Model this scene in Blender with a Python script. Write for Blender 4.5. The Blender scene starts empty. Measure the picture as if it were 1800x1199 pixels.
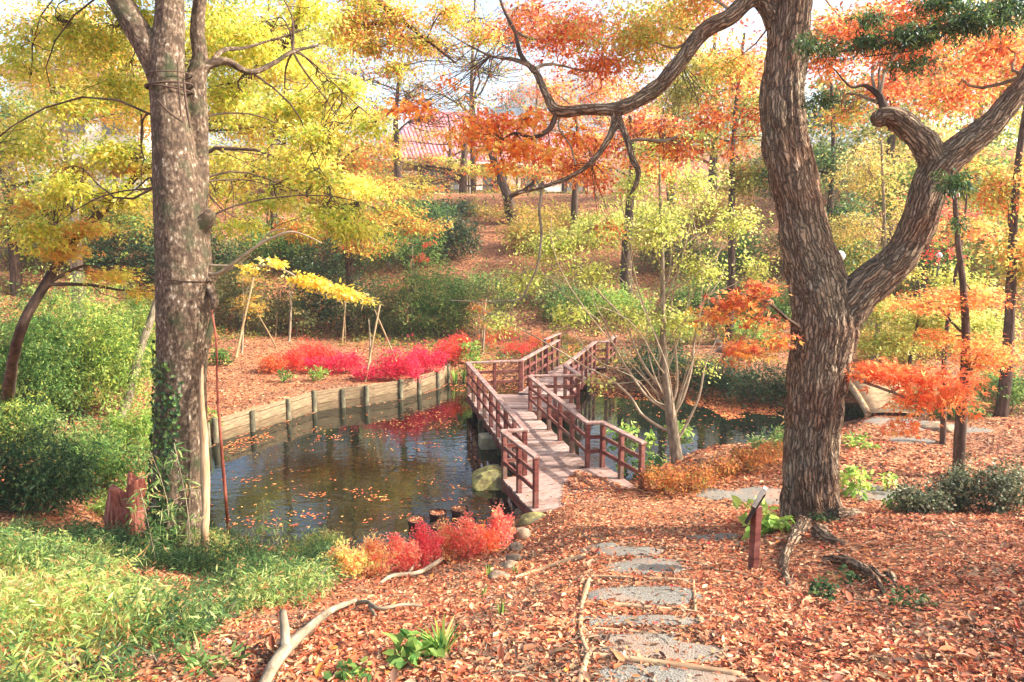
import bpy, math, random
import numpy as np
from mathutils import Vector, Matrix
rng = np.random.default_rng(7); random.seed(7)
sc = bpy.context.scene
COL = sc.collection
F = 1256.0; PITCH = math.radians(9.2); CH = 6.0

# ---------------------------------------------------------------- camera, sky, sun, exposure
cd = bpy.data.cameras.new('camera'); cam = bpy.data.objects.new('camera', cd); COL.objects.link(cam)
cam.location = (0, 0, CH); cam.rotation_euler = (math.radians(90) - PITCH, 0, 0)
cd.sensor_width = 36; cd.lens = 36 * F / 1800; cd.clip_start = .05; cd.clip_end = 2000
sc.camera = cam
SUN = Vector((0.80, -0.04, 0.58)).normalized()
w = bpy.data.worlds.new('World'); sc.world = w; w.use_nodes = True
nt = w.node_tree; bg = nt.nodes['Background']
sky = nt.nodes.new('ShaderNodeTexSky'); sky.sky_type = 'NISHITA'; sky.sun_disc = False
sky.sun_elevation = math.asin(SUN.z); sky.sun_rotation = math.atan2(SUN.x, SUN.y)
sky.dust_density = 4.0; sky.air_density = 1.0
nt.links.new(sky.outputs[0], bg.inputs[0]); bg.inputs[1].default_value = 0.15
ld = bpy.data.lights.new('sun', 'SUN'); ld.energy = 3.7; ld.angle = math.radians(.6); ld.color = (1, .95, .87)
lo = bpy.data.objects.new('sun', ld); COL.objects.link(lo)
lo.rotation_euler = SUN.to_track_quat('Z', 'Y').to_euler()
sc.view_settings.view_transform = 'Standard'; sc.view_settings.look = 'None'
sc.view_settings.exposure = 1.62; sc.view_settings.gamma = 1; sc.view_settings.use_curve_mapping = False

# ---------------------------------------------------------------- noise and terrain
def _h(ix, iy, iz=0):
    n = (ix * 374761393 + iy * 668265263 + iz * 1274126177) & 0xffffffff
    n = ((n ^ (n >> 13)) * 1103515245) & 0xffffffff
    n = ((n ^ (n >> 15)) * 2246822519) & 0xffffffff
    return ((n ^ (n >> 16)) & 0xffff) / 65535.0
def vn3(x, y, z):
    x = np.asarray(x, float); y = np.asarray(y, float); z = np.asarray(z, float)
    xi = np.floor(x).astype(np.int64); yi = np.floor(y).astype(np.int64); zi = np.floor(z).astype(np.int64)
    fx, fy, fz = x - xi, y - yi, z - zi
    fx = fx * fx * (3 - 2 * fx); fy = fy * fy * (3 - 2 * fy); fz = fz * fz * (3 - 2 * fz)
    r = 0
    for a in (0, 1):
        for b in (0, 1):
            for c in (0, 1):
                r = r + _h(xi + a, yi + b, zi + c) * (fx if a else 1 - fx) * (fy if b else 1 - fy) * (fz if c else 1 - fz)
    return r
def vn(x, y): return vn3(x, y, np.zeros_like(np.asarray(x, float)))
def fbm(x, y, o=4):
    r = 0; a = .5
    for i in range(o):
        r = r + a * (vn(x * 2 ** i + 17 * i, y * 2 ** i + 5 * i) - .5); a *= .5
    return r
def sst(a, b, x):
    t = np.clip((x - a) / (b - a), 0, 1); return t * t * (3 - 2 * t)

def ray(px, py):
    u = (px - 900) / F; v = (599.5 - py) / F
    return np.array([u, math.cos(PITCH) + v * math.sin(PITCH), -math.sin(PITCH) + v * math.cos(PITCH)])
def P(px, py, t): return Vector(ray(px, py) * t + np.array([0, 0, CH]))
def Z(px, py, z=0.0):
    r = ray(px, py); return Vector(r * ((z - CH) / r[2]) + np.array([0, 0, CH]))

WALLPX = [(366, 786), (380, 778), (445, 758), (508, 738), (553, 724), (603, 716), (645, 712), (705, 702), (737, 693), (770, 683), (788, 672)]
WALL = [Z(*p) for p in WALLPX]
near_px = [(560, 973), (640, 985), (720, 985), (790, 965), (860, 935), (905, 915)]
right_px = [(1385, 788), (1450, 768), (1490, 742)]
far_px = [(1478, 706), (1380, 716), (1300, 704), (1230, 694), (1130, 688), (1040, 676), (1000, 673), (930, 672), (860, 669), (815, 670)]
POND = [Z(300, 800), Z(285, 880), Z(330, 955), Z(450, 963)] + [Z(*p) for p in near_px] + [Vector((.7, 14.0, 0)), Vector((2.2, 15.3, 0)), Vector((3.0, 16.4, 0)), Vector((4.4, 17.9, 0))] + \
       [Z(*p) for p in right_px] + [Vector((11.6, 21.9, 0)), Vector((13.6, 21.9, 0)), Vector((16, 22.2, 0)), Vector((16, 23.4, 0)), Vector((12.6, 23.6, 0))] + [Z(*p) for p in far_px] + WALL[::-1]
PX = np.array([p.x for p in POND]); PY = np.array([p.y for p in POND])
def seg_d(x, y, ax, ay, bx, by):
    dx, dy = bx - ax, by - ay
    t = np.clip(((x - ax) * dx + (y - ay) * dy) / (dx * dx + dy * dy + 1e-9), 0, 1)
    return np.hypot(x - ax - t * dx, y - ay - t * dy)
def sdf(x, y):
    d = np.full(np.shape(x), 1e9); ins = np.zeros(np.shape(x), bool); n = len(PX)
    for i in range(n):
        ax, ay, bx, by = PX[i], PY[i], PX[(i + 1) % n], PY[(i + 1) % n]
        d = np.minimum(d, seg_d(x, y, ax, ay, bx, by))
        c = ((ay > y) != (by > y)) & (x < (bx - ax) * (y - ay) / (by - ay + 1e-12) + ax)
        ins ^= c
    return np.where(ins, -d, d)
def walld(x, y):
    d = np.full(np.shape(x), 1e9)
    for a, b in zip(WALL[:-1], WALL[1:]): d = np.minimum(d, seg_d(x, y, a.x, a.y, b.x, b.y))
    return d
def H(x, y):
    x = np.asarray(x, float); y = np.asarray(y, float)
    z = 4.4 - .28 * np.minimum(y, 13.6) + 0 * x
    z = np.where(y < -4, 4.4 + 1.1, z)
    # mound on the right of the path, dropping behind its crest
    m = sst(2.6, 4.6, x) * sst(1.5, 5, y) * (1 - sst(10.2, 12.8, y))
    z = z + m * .28
    z = z + sst(2.6, 5, x) * -.25 * sst(10.6, 12.6, y) * (1 - sst(12.8, 14.5, y))
    z = np.maximum(z, .58)
    # far bank and the hillside up to the house
    hy = y + .25 * np.maximum(0, x - 3) * .6
    z = z + sst(26, 33, hy) * .25 + np.maximum(0, hy - 33.5) * .345 * (1 - sst(48, 64, hy)) + sst(48, 64, hy) * 7.3 - 0 * x
    z = z + sst(64, 190, y) * 14
    # left and right flanks rise gently out of frame
    z = z + sst(9, 30, -x) * 3.0 * sst(4, 20, y) + sst(13, 34, x) * 3.0 * sst(8, 24, y)
    near = 1 - sst(60, 90, y)
    z = z + fbm(x * .35, y * .35, 3) * .28 * sst(.5, 4, np.abs(y - 14)) + fbm(x * 1.7 + 9, y * 1.7, 3) * .07
    s = sdf(x, y)
    wd = walld(x, y)
    width = 1.1 - .98 * (1 - sst(.5, 1.4, wd))
    nw = 1 - sst(.5, 1.0, wd)
    k = sst(0, 1, (s - .16 * nw) / (width * (1 - nw) + .2 * nw))
    ml = (1 - sst(.3, 1.3, x)) * (1 - sst(13.2, 14.6, y)) * sst(-9, -7, x)
    zc = np.minimum(z, .05 + .40 * np.maximum(s, 0) + .03 * fbm(x * 2, y * 2, 2)); z = z * (1 - ml) + zc * ml; k = k + (1 - k) * ml
    z = np.where(s > 0, .04 - .3 * nw * (1 - k) + (z - .04) * k, -.45 * sst(0, .8, -s) + .02)
    # under the decks of the bridge the ground stays below the planks
    dk = np.minimum(seg_d(x, y, .1, 12.4, .1, 12.4), 9)
    return z
def Hs(x, y): return float(H(np.array([x]), np.array([y]))[0])
_ts = np.concatenate([np.arange(2, 60, .06), np.arange(60, 300, .8)])
def G(px, py, dz=0.0):
    r = ray(px, py); pts = r[None, :] * _ts[:, None]
    h = H(pts[:, 0], pts[:, 1]); f = pts[:, 2] + CH - h
    i = np.argmax(f < 0)
    if f[i] >= 0: i = len(_ts) - 1
    t = _ts[i - 1] + (_ts[i] - _ts[i - 1]) * f[i - 1] / (f[i - 1] - f[i] + 1e-9) if i > 0 else _ts[i]
    p = r * t; return Vector((p[0], p[1], Hs(p[0], p[1]) + dz))
def depth(p): return p.y * math.cos(PITCH) - (p.z - CH) * math.sin(PITCH)

# ---------------------------------------------------------------- materials
def lin(c): return tuple(((v / 255) / 12.92 if v / 255 <= .04045 else ((v / 255 + .055) / 1.055) ** 2.4) for v in c)
def new_mat(name):
    m = bpy.data.materials.new(name); m.use_nodes = True; t = m.node_tree
    return m, t, t.nodes, t.links, t.nodes['Principled BSDF']
def node(N, typ, **kw):
    n = N.new(typ)
    for k, v in kw.items(): setattr(n, k, v)
    return n
def ramp(N, stops):
    r = N.new('ShaderNodeValToRGB'); e = r.color_ramp.elements
    while len(e) > 1: e.remove(e[-1])
    e[0].position = stops[0][0]; e[0].color = (*lin(stops[0][1]), 1)
    for p, c in stops[1:]:
        q = e.new(p); q.color = (*lin(c), 1)
    return r
def leaf_mat(name, trans=.45, rough=.5, spec=.25):
    m, t, N, L, b = new_mat(name)
    a = node(N, 'ShaderNodeAttribute', attribute_name='Col')
    L.new(a.outputs['Color'], b.inputs['Base Color']); b.inputs['Roughness'].default_value = rough
    b.inputs['Specular IOR Level'].default_value = spec
    tr = N.new('ShaderNodeBsdfTranslucent'); mx = N.new('ShaderNodeMixShader'); mx.inputs[0].default_value = trans
    g = node(N, 'ShaderNodeHueSaturation'); g.inputs['Saturation'].default_value = .95; g.inputs['Value'].default_value = 1.35
    L.new(a.outputs['Color'], g.inputs['Color']); L.new(g.outputs[0], tr.inputs['Color'])
    L.new(b.outputs[0], mx.inputs[1]); L.new(tr.outputs[0], mx.inputs[2]); L.new(mx.outputs[0], N['Material Output'].inputs[0])
    return m
def surf_mat(name, stops, scale=(3, 3, 3), coord='Object', detail=8, rough=.85, bump=.3, bscale=None, dist=.02, spec=.2, second=None, typ='noise', disto=0.0):
    m, t, N, L, b = new_mat(name)
    if coord == 'bk':
        src = node(N, 'ShaderNodeAttribute', attribute_name='bk').outputs['Vector']
    elif coord == 'World':
        src = N.new('ShaderNodeNewGeometry').outputs['Position']
    else: src = N.new('ShaderNodeTexCoord').outputs[coord]
    mp = N.new('ShaderNodeMapping'); mp.inputs['Scale'].default_value = scale; L.new(src, mp.inputs[0])
    if typ == 'noise':
        n = N.new('ShaderNodeTexNoise'); n.inputs['Scale'].default_value = 1; n.inputs['Detail'].default_value = detail; n.inputs['Roughness'].default_value = .62
        n.inputs['Distortion'].default_value = disto
        fac = n.outputs[0]
    else:
        n = N.new('ShaderNodeTexVoronoi'); n.inputs['Scale'].default_value = 1; fac = n.outputs['Distance']
    L.new(mp.outputs[0], n.inputs['Vector'])
    r = ramp(N, stops); L.new(fac, r.inputs[0]); col = r.outputs[0]
    if second:   # (scale, lo, hi, colour)
        n2 = N.new('ShaderNodeTexNoise'); n2.inputs['Scale'].default_value = second[0]; n2.inputs['Detail'].default_value = 6; L.new(src, n2.inputs['Vector'])
        mr = N.new('ShaderNodeMapRange'); mr.inputs[1].default_value = second[1]; mr.inputs[2].default_value = second[2]; L.new(n2.outputs[0], mr.inputs[0])
        mx = node(N, 'ShaderNodeMix', data_type='RGBA'); L.new(mr.outputs[0], mx.inputs[0]); L.new(col, mx.inputs[6]); mx.inputs[7].default_value = (*lin(second[3]), 1)
        col = mx.outputs[2]
        if len(second) > 4:
            n3 = N.new('ShaderNodeTexNoise'); n3.inputs['Scale'].default_value = second[4]; n3.inputs['Detail'].default_value = 5; L.new(src, n3.inputs['Vector'])
            mr3 = N.new('ShaderNodeMapRange'); mr3.inputs[1].default_value = second[5]; mr3.inputs[2].default_value = second[6]; L.new(n3.outputs[0], mr3.inputs[0])
            mx3 = node(N, 'ShaderNodeMix', data_type='RGBA'); L.new(mr3.outputs[0], mx3.inputs[0]); L.new(col, mx3.inputs[6]); mx3.inputs[7].default_value = (*lin(second[7]), 1)
            col = mx3.outputs[2]
    L.new(col, b.inputs['Base Color'])
    bp = N.new('ShaderNodeBump'); bp.inputs['Strength'].default_value = bump; bp.inputs['Distance'].default_value = dist
    L.new(fac, bp.inputs['Height']); L.new(bp.outputs[0], b.inputs['Normal'])
    b.inputs['Roughness'].default_value = rough; b.inputs['Specular IOR Level'].default_value = spec
    return m
M = {}
M['leaf'] = leaf_mat('leaf', .5)
M['leafdark'] = leaf_mat('leaf_evergreen', .25, .4, .4)
M['litter'] = leaf_mat('fallen_leaf', .12, .65, .25)
def oak_bark():
    m, t, N, L, b = new_mat('oak_bark')
    src = node(N, 'ShaderNodeAttribute', attribute_name='bk').outputs['Vector']
    nz = N.new('ShaderNodeTexNoise'); nz.inputs['Scale'].default_value = 7; nz.inputs['Detail'].default_value = 5; L.new(src, nz.inputs['Vector'])
    ad = node(N, 'ShaderNodeVectorMath', operation='MULTIPLY_ADD'); L.new(nz.outputs['Color'], ad.inputs[0]); ad.inputs[1].default_value = (.085, .085, .5); L.new(src, ad.inputs[2])
    mp = N.new('ShaderNodeMapping'); mp.inputs['Scale'].default_value = (24, 24, 3.0); L.new(ad.outputs[0], mp.inputs[0])
    v = N.new('ShaderNodeTexVoronoi'); v.feature = 'DISTANCE_TO_EDGE'; v.inputs['Scale'].default_value = 1; L.new(mp.outputs[0], v.inputs['Vector'])
    mp2 = N.new('ShaderNodeMapping'); mp2.inputs['Scale'].default_value = (38, 38, 7); L.new(ad.outputs[0], mp2.inputs[0])
    n2 = N.new('ShaderNodeTexNoise'); n2.inputs['Scale'].default_value = 1; n2.inputs['Detail'].default_value = 9; n2.inputs['Roughness'].default_value = .7; L.new(mp2.outputs[0], n2.inputs['Vector'])
    n3 = N.new('ShaderNodeTexNoise'); n3.inputs['Scale'].default_value = 1.3; n3.inputs['Detail'].default_value = 6; L.new(src, n3.inputs['Vector'])
    r = ramp(N, [(.32, (48, 36, 28)), (.44, (116, 90, 68)), (.54, (172, 144, 114)), (.66, (218, 200, 172))]); L.new(n2.outputs[0], r.inputs[0])
    r3 = ramp(N, [(.4, (146, 98, 70)), (.52, (168, 152, 126)), (.66, (156, 156, 128))]); L.new(n3.outputs[0], r3.inputs[0])
    mx = node(N, 'ShaderNodeMix', data_type='RGBA'); mx.inputs[0].default_value = .38; L.new(r.outputs[0], mx.inputs[6]); L.new(r3.outputs[0], mx.inputs[7])
    mr = N.new('ShaderNodeMapRange'); mr.inputs[1].default_value = -.05; mr.inputs[2].default_value = .24; L.new(v.outputs['Distance'], mr.inputs[0])
    m2 = node(N, 'ShaderNodeMix', data_type='RGBA'); L.new(mr.outputs[0], m2.inputs[0]); m2.inputs[6].default_value = (*lin((48, 34, 26)), 1); L.new(mx.outputs[2], m2.inputs[7])
    L.new(m2.outputs[2], b.inputs['Base Color']); b.inputs['Roughness'].default_value = .9; b.inputs['Specular IOR Level'].default_value = .15
    h = N.new('ShaderNodeMath'); h.operation = 'MULTIPLY_ADD'; L.new(n2.outputs[0], h.inputs[0]); h.inputs[1].default_value = .5; L.new(mr.outputs[0], h.inputs[2])
    bp = N.new('ShaderNodeBump'); bp.inputs['Strength'].default_value = .9; bp.inputs['Distance'].default_value = .035; L.new(h.outputs[0], bp.inputs['Height']); L.new(bp.outputs[0], b.inputs['Normal'])
    return m
M['oak'] = oak_bark()
M['lichen'] = surf_mat('lichen_bark', [(.30, (40, 32, 26)), (.45, (84, 68, 54)), (.56, (118, 98, 78)), (.63, (150, 136, 116)), (.72, (204, 200, 186))], (26, 26, 14), 'bk', 10, .9, .6, dist=.015,
                       second=(6.0, .48, .70, (70, 56, 44), 3.4, .52, .72, (62, 66, 44)))
M['dark'] = surf_mat('dark_bark', [(.3, (40, 30, 26)), (.5, (84, 66, 54)), (.7, (120, 100, 84))], (14, 14, 3), 'bk', 6, .9, .6, dist=.02)
M['grey'] = surf_mat('grey_bark', [(.3, (84, 74, 60)), (.5, (136, 122, 100)), (.7, (178, 164, 140))], (14, 14, 4), 'bk', 6, .9, .5, dist=.02)
M['pale'] = surf_mat('pale_twig', [(.3, (128, 108, 86)), (.6, (178, 160, 132))], (20, 20, 5), 'bk', 4, .8, .3, dist=.01)
M['bamboo'] = surf_mat('bamboo_pole', [(.3, (112, 88, 60)), (.6, (160, 132, 94))], (20, 20, 3), 'bk', 4, .6, .2, dist=.01)
M['rail'] = surf_mat('red_brown_timber', [(.3, (70, 34, 30)), (.5, (112, 60, 52)), (.7, (140, 84, 72))], (4, 4, 14), 'Object', 7, .6, .35, dist=.004, spec=.35, second=(3, .55, .75, (128, 92, 82)))
M['rail2'] = surf_mat('red_brown_timber_worn', [(.3, (84, 48, 42)), (.5, (124, 76, 66)), (.7, (150, 104, 92))], (7, 7, 10), 'Object', 8, .7, .4, dist=.004, spec=.3, second=(2, .5, .7, (98, 88, 74)))
M['handrail'] = surf_mat('worn_handrail', [(.3, (112, 76, 66)), (.5, (150, 118, 106)), (.7, (184, 158, 146))], (9, 9, 9), 'Object', 8, .5, .3, dist=.004, spec=.4)
M['plank'] = surf_mat('deck_plank', [(.3, (118, 94, 84)), (.5, (158, 132, 120)), (.7, (188, 164, 152))], (5, 22, 22), 'Object', 8, .7, .4, dist=.004, second=(1.2, .5, .75, (132, 102, 90)))
M['plank2'] = surf_mat('deck_plank_dark', [(.3, (98, 78, 70)), (.5, (138, 114, 102)), (.7, (170, 146, 134))], (5, 22, 22), 'Object', 8, .7, .4, dist=.004, second=(2.2, .5, .7, (112, 84, 72)))
M['plank3'] = surf_mat('deck_plank_pale', [(.3, (134, 112, 102)), (.5, (174, 150, 138)), (.7, (204, 184, 172))], (5, 22, 22), 'Object', 8, .7, .4, dist=.004, second=(1.7, .5, .75, (146, 112, 98)))
M['board'] = surf_mat('tan_board', [(.3, (92, 74, 56)), (.5, (138, 116, 88)), (.7, (174, 152, 118))], (3, 3, 22), 'Object', 8, .75, .4, dist=.005, second=(1.5, .55, .75, (128, 126, 86)))
M['boardwet'] = surf_mat('damp_board', [(.3, (70, 56, 42)), (.5, (112, 92, 68)), (.7, (148, 126, 94))], (3, 3, 22), 'Object', 8, .6, .4, dist=.005, second=(1.5, .5, .7, (84, 84, 60)))
M['piling'] = surf_mat('wet_post', [(.3, (50, 44, 34)), (.5, (90, 84, 64)), (.7, (130, 122, 92))], (10, 10, 4), 'Object', 7, .7, .5, dist=.008)
M['log'] = surf_mat('weathered_log', [(.3, (120, 92, 66)), (.5, (170, 138, 104)), (.7, (206, 178, 142))], (22, 22, 2.5), 'bk', 8, .8, .4, dist=.008)
M['rock'] = surf_mat('rock', [(.3, (84, 70, 56)), (.5, (136, 116, 94)), (.7, (176, 156, 130))], (5, 5, 5), 'Object', 9, .85, .7, dist=.03, second=(2.5, .6, .7, (150, 132, 96)))
M['mossrock'] = surf_mat('mossy_rock', [(.3, (74, 66, 44)), (.45, (128, 116, 74)), (.55, (150, 142, 84)), (.7, (206, 198, 130))], (6, 6, 6), 'Object', 9, .9, .9, dist=.04, second=(2.2, .5, .62, (96, 88, 70)))
M['redwood'] = surf_mat('rotten_red_wood', [(.3, (92, 44, 34)), (.5, (158, 88, 70)), (.7, (200, 134, 112))], (22, 22, 2), 'bk', 8, .85, .8, dist=.03)
M['concrete'] = surf_mat('concrete', [(.3, (110, 104, 84)), (.6, (160, 152, 124))], (6, 6, 6), 'Object', 8, .85, .4, dist=.01)
M['gravel'] = surf_mat('gravel', [(.0, (84, 82, 74)), (.4, (114, 110, 100)), (.8, (142, 136, 124))], (70, 70, 70), 'World', 2, .95, .6, dist=.01, typ='vor', second=(1.4, .5, .7, (150, 124, 104)))
M['tan'] = surf_mat('packed_earth', [(.3, (140, 112, 82)), (.6, (184, 154, 116))], (6, 6, 6), 'World', 8, .95, .4, dist=.02)
M['roof'] = surf_mat('red_roof', [(.3, (168, 98, 104)), (.6, (200, 132, 138))], (3, 3, 3), 'Object', 5, .7, .2)
M['roofgap'] = surf_mat('roof_joint', [(.3, (196, 160, 156)), (.6, (214, 184, 178))], (3, 3, 3), 'Object', 4, .8, .2)
M['white'] = surf_mat('cream_paint', [(.3, (206, 198, 178)), (.6, (226, 220, 202))], (3, 3, 3), 'Object', 4, .7, .1)
M['tanwall'] = surf_mat('tan_panel', [(.3, (150, 126, 96)), (.6, (178, 152, 118))], (3, 3, 3), 'Object', 4, .7, .1)
M['darkwood'] = surf_mat('dark_frame', [(.3, (44, 34, 30)), (.6, (70, 54, 46))], (6, 6, 6), 'Object', 4, .7, .2)
M['pot'] = surf_mat('dark_pot', [(.3, (44, 32, 30)), (.6, (84, 62, 54))], (8, 8, 8), 'Object', 5, .6, .3)
M['signtop'] = surf_mat('sunlit_board', [(.3, (170, 156, 130)), (.6, (214, 204, 180))], (18, 4, 18), 'Object', 6, .7, .3, dist=.005)  # pale colour stands for sunlight on the upper sign plate
m_, t_, N_, L_, b_ = new_mat('window_glass'); b_.inputs['Base Color'].default_value = (.12, .13, .12, 1); b_.inputs['Roughness'].default_value = .12; M['glass'] = m_
m_, t_, N_, L_, b_ = new_mat('white_globe'); b_.inputs['Base Color'].default_value = (.85, .85, .87, 1); b_.inputs['Roughness'].default_value = .3; M['globe'] = m_

# leafy ground: cells of leaf size with several leaf colours, soil between
m, t, N, L, b = new_mat('leaf_covered_ground')
pos = N.new('ShaderNodeNewGeometry').outputs['Position']
def vor(scale, rnd=1.0, stretch=(1, 1, 1), rot=0):
    mp = N.new('ShaderNodeMapping'); mp.inputs['Scale'].default_value = stretch; mp.inputs['Rotation'].default_value = (0, 0, rot); L.new(pos, mp.inputs[0])
    nz = N.new('ShaderNodeTexNoise'); nz.inputs['Scale'].default_value = 5; L.new(mp.outputs[0], nz.inputs['Vector'])
    mx = node(N, 'ShaderNodeMix', data_type='VECTOR'); mx.inputs[0].default_value = .12; L.new(mp.outputs[0], mx.inputs[4]); L.new(nz.outputs['Color'], mx.inputs[5])
    v = N.new('ShaderNodeTexVoronoi'); v.inputs['Scale'].default_value = scale; L.new(mx.outputs[1], v.inputs['Vector']); return v
v1 = vor(17, 1, (1, 1.8, 1), .5)
cr = ramp(N, [(0, (78, 50, 36)), (.2, (132, 82, 54)), (.45, (164, 102, 66)), (.65, (184, 124, 84)), (.85, (202, 150, 110)), (1, (108, 66, 46))]); cr.color_ramp.interpolation = 'CONSTANT'
sp = N.new('ShaderNodeSeparateColor'); L.new(v1.outputs['Color'], sp.inputs[0]); L.new(sp.outputs[0], cr.inputs[0])
big = N.new('ShaderNodeTexNoise'); big.inputs['Scale'].default_value = .55; big.inputs['Detail'].default_value = 5; L.new(pos, big.inputs['Vector'])
mr = N.new('ShaderNodeMapRange'); mr.inputs[1].default_value = .46; mr.inputs[2].default_value = .68; L.new(big.outputs[0], mr.inputs[0])
soil = N.new('ShaderNodeTexNoise'); soil.inputs['Scale'].default_value = 9; soil.inputs['Detail'].default_value = 8; L.new(pos, soil.inputs['Vector'])
sr = ramp(N, [(.3, (70, 46, 36)), (.55, (118, 82, 62)), (.75, (150, 112, 84))]); L.new(soil.outputs[0], sr.inputs[0])
mul = N.new('ShaderNodeMath'); mul.operation = 'MULTIPLY'; mul.inputs[1].default_value = .6; L.new(mr.outputs[0], mul.inputs[0])
mx = node(N, 'ShaderNodeMix', data_type='RGBA'); L.new(mul.outputs[0], mx.inputs[0]); L.new(cr.outputs[0], mx.inputs[6]); L.new(sr.outputs[0], mx.inputs[7])
L.new(mx.outputs[2], b.inputs['Base Color']); b.inputs['Roughness'].default_value = .85; b.inputs['Specular IOR Level'].default_value = .2
bp = N.new('ShaderNodeBump'); bp.inputs['Strength'].default_value = .8; bp.inputs['Distance'].default_value = .03; L.new(v1.outputs['Distance'], bp.inputs['Height']); L.new(bp.outputs[0], b.inputs['Normal'])
M['ground'] = m
# pond water
m, t, N, L, b = new_mat('pond_water')
b.inputs['Base Color'].default_value = (.010, .012, .007, 1); b.inputs['Roughness'].default_value = .02; b.inputs['IOR'].default_value = 1.5; b.inputs['Specular IOR Level'].default_value = .5
pos = N.new('ShaderNodeNewGeometry').outputs['Position']
mp = N.new('ShaderNodeMapping'); mp.inputs['Scale'].default_value = (1, 2.2, 1); mp.inputs['Rotation'].default_value = (0, 0, .25); L.new(pos, mp.inputs[0])
n1 = N.new('ShaderNodeTexNoise'); n1.inputs['Scale'].default_value = 2.2; n1.inputs['Detail'].default_value = 2; L.new(mp.outputs[0], n1.inputs['Vector'])
n2 = N.new('ShaderNodeTexNoise'); n2.inputs['Scale'].default_value = .5; L.new(pos, n2.inputs['Vector'])
ml = N.new('ShaderNodeMath'); ml.operation = 'MULTIPLY'; L.new(n1.outputs[0], ml.inputs[0]); L.new(n2.outputs[0], ml.inputs[1])
bp = N.new('ShaderNodeBump'); bp.inputs['Strength'].default_value = .22; bp.inputs['Distance'].default_value = .04; L.new(ml.outputs[0], bp.inputs['Height']); L.new(bp.outputs[0], b.inputs['Normal'])
M['water'] = m
m, t, N, L, b = new_mat('hazed_forest')
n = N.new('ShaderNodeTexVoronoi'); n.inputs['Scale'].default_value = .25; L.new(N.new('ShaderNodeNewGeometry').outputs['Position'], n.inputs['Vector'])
r = ramp(N, [(0, (96, 110, 116)), (.5, (128, 138, 140)), (1, (152, 150, 140))]); s2 = N.new('ShaderNodeSeparateColor'); L.new(n.outputs['Color'], s2.inputs[0]); L.new(s2.outputs[0], r.inputs[0]); L.new(r.outputs[0], b.inputs['Base Color']); b.inputs['Roughness'].default_value = 1  # blue grey of distance haze is put into the forest colour
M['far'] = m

# ---------------------------------------------------------------- object helpers
def tag(o, label=None, cat=None, group=None, kind=None):
    if label: o['label'] = label
    if cat: o['category'] = cat
    if group: o['group'] = group
    if kind: o['kind'] = kind
    return o
def thing(name, label, cat, loc=(0, 0, 0), group=None, rz=0):
    o = bpy.data.objects.new(name, None); COL.objects.link(o); o.location = loc; o.rotation_euler = (0, 0, rz); o.empty_display_size = .2
    return tag(o, label, cat, group)
def link(name, me, mat, parent=None, loc=None):
    o = bpy.data.objects.new(name, me); COL.objects.link(o)
    if mat is not None and not me.materials: me.materials.append(mat)
    if parent is not None:
        o.parent = parent
        if loc is None: o.location = Vector((0, 0, 0))
    if loc is not None: o.location = loc
    return o
def off(parent, world=True):
    """vertices are given in world space; move them into the space of a parent that stands at its base"""
    return parent.location if parent is not None else Vector((0, 0, 0))
def mesh_np(name, V, Fq, smooth=False, col=None, bk=None):
    """V n x 3, Fq m x k faces of one size"""
    me = bpy.data.meshes.new(name); V = np.asarray(V, np.float32); Fq = np.asarray(Fq, np.int32); k = Fq.shape[1]
    me.vertices.add(len(V)); me.vertices.foreach_set('co', V.ravel())
    me.loops.add(Fq.size); me.loops.foreach_set('vertex_index', Fq.ravel())
    me.polygons.add(len(Fq)); me.polygons.foreach_set('loop_start', np.arange(0, Fq.size, k, dtype=np.int32))
    if smooth: me.polygons.foreach_set('use_smooth', np.ones(len(Fq), bool))
    if col is not None:
        a = me.attributes.new('Col', 'FLOAT_COLOR', 'POINT'); c = np.ones((len(V), 4), np.float32); c[:, :3] = col; a.data.foreach_set('color', c.ravel())
    if bk is not None:
        a = me.attributes.new('bk', 'FLOAT_VECTOR', 'POINT'); a.data.foreach_set('vector', np.asarray(bk, np.float32).ravel())
    me.update(calc_edges=True); return me
def resample(pts, rad, step):
    pts = [np.array(p, float) for p in pts]; out = []; ro = []
    n = len(pts)
    for i in range(n - 1):
        p0 = pts[max(i - 1, 0)]; p1 = pts[i]; p2 = pts[i + 1]; p3 = pts[min(i + 2, n - 1)]
        m = max(1, int(np.linalg.norm(p2 - p1) / step))
        for j in range(m):
            u = j / m
            out.append(.5 * ((2 * p1) + (-p0 + p2) * u + (2 * p0 - 5 * p1 + 4 * p2 - p3) * u * u + (-p0 + 3 * p1 - 3 * p2 + p3) * u ** 3))
            ro.append(rad[i] + (rad[i + 1] - rad[i]) * u)
    out.append(pts[-1]); ro.append(rad[-1]); return out, ro
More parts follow.
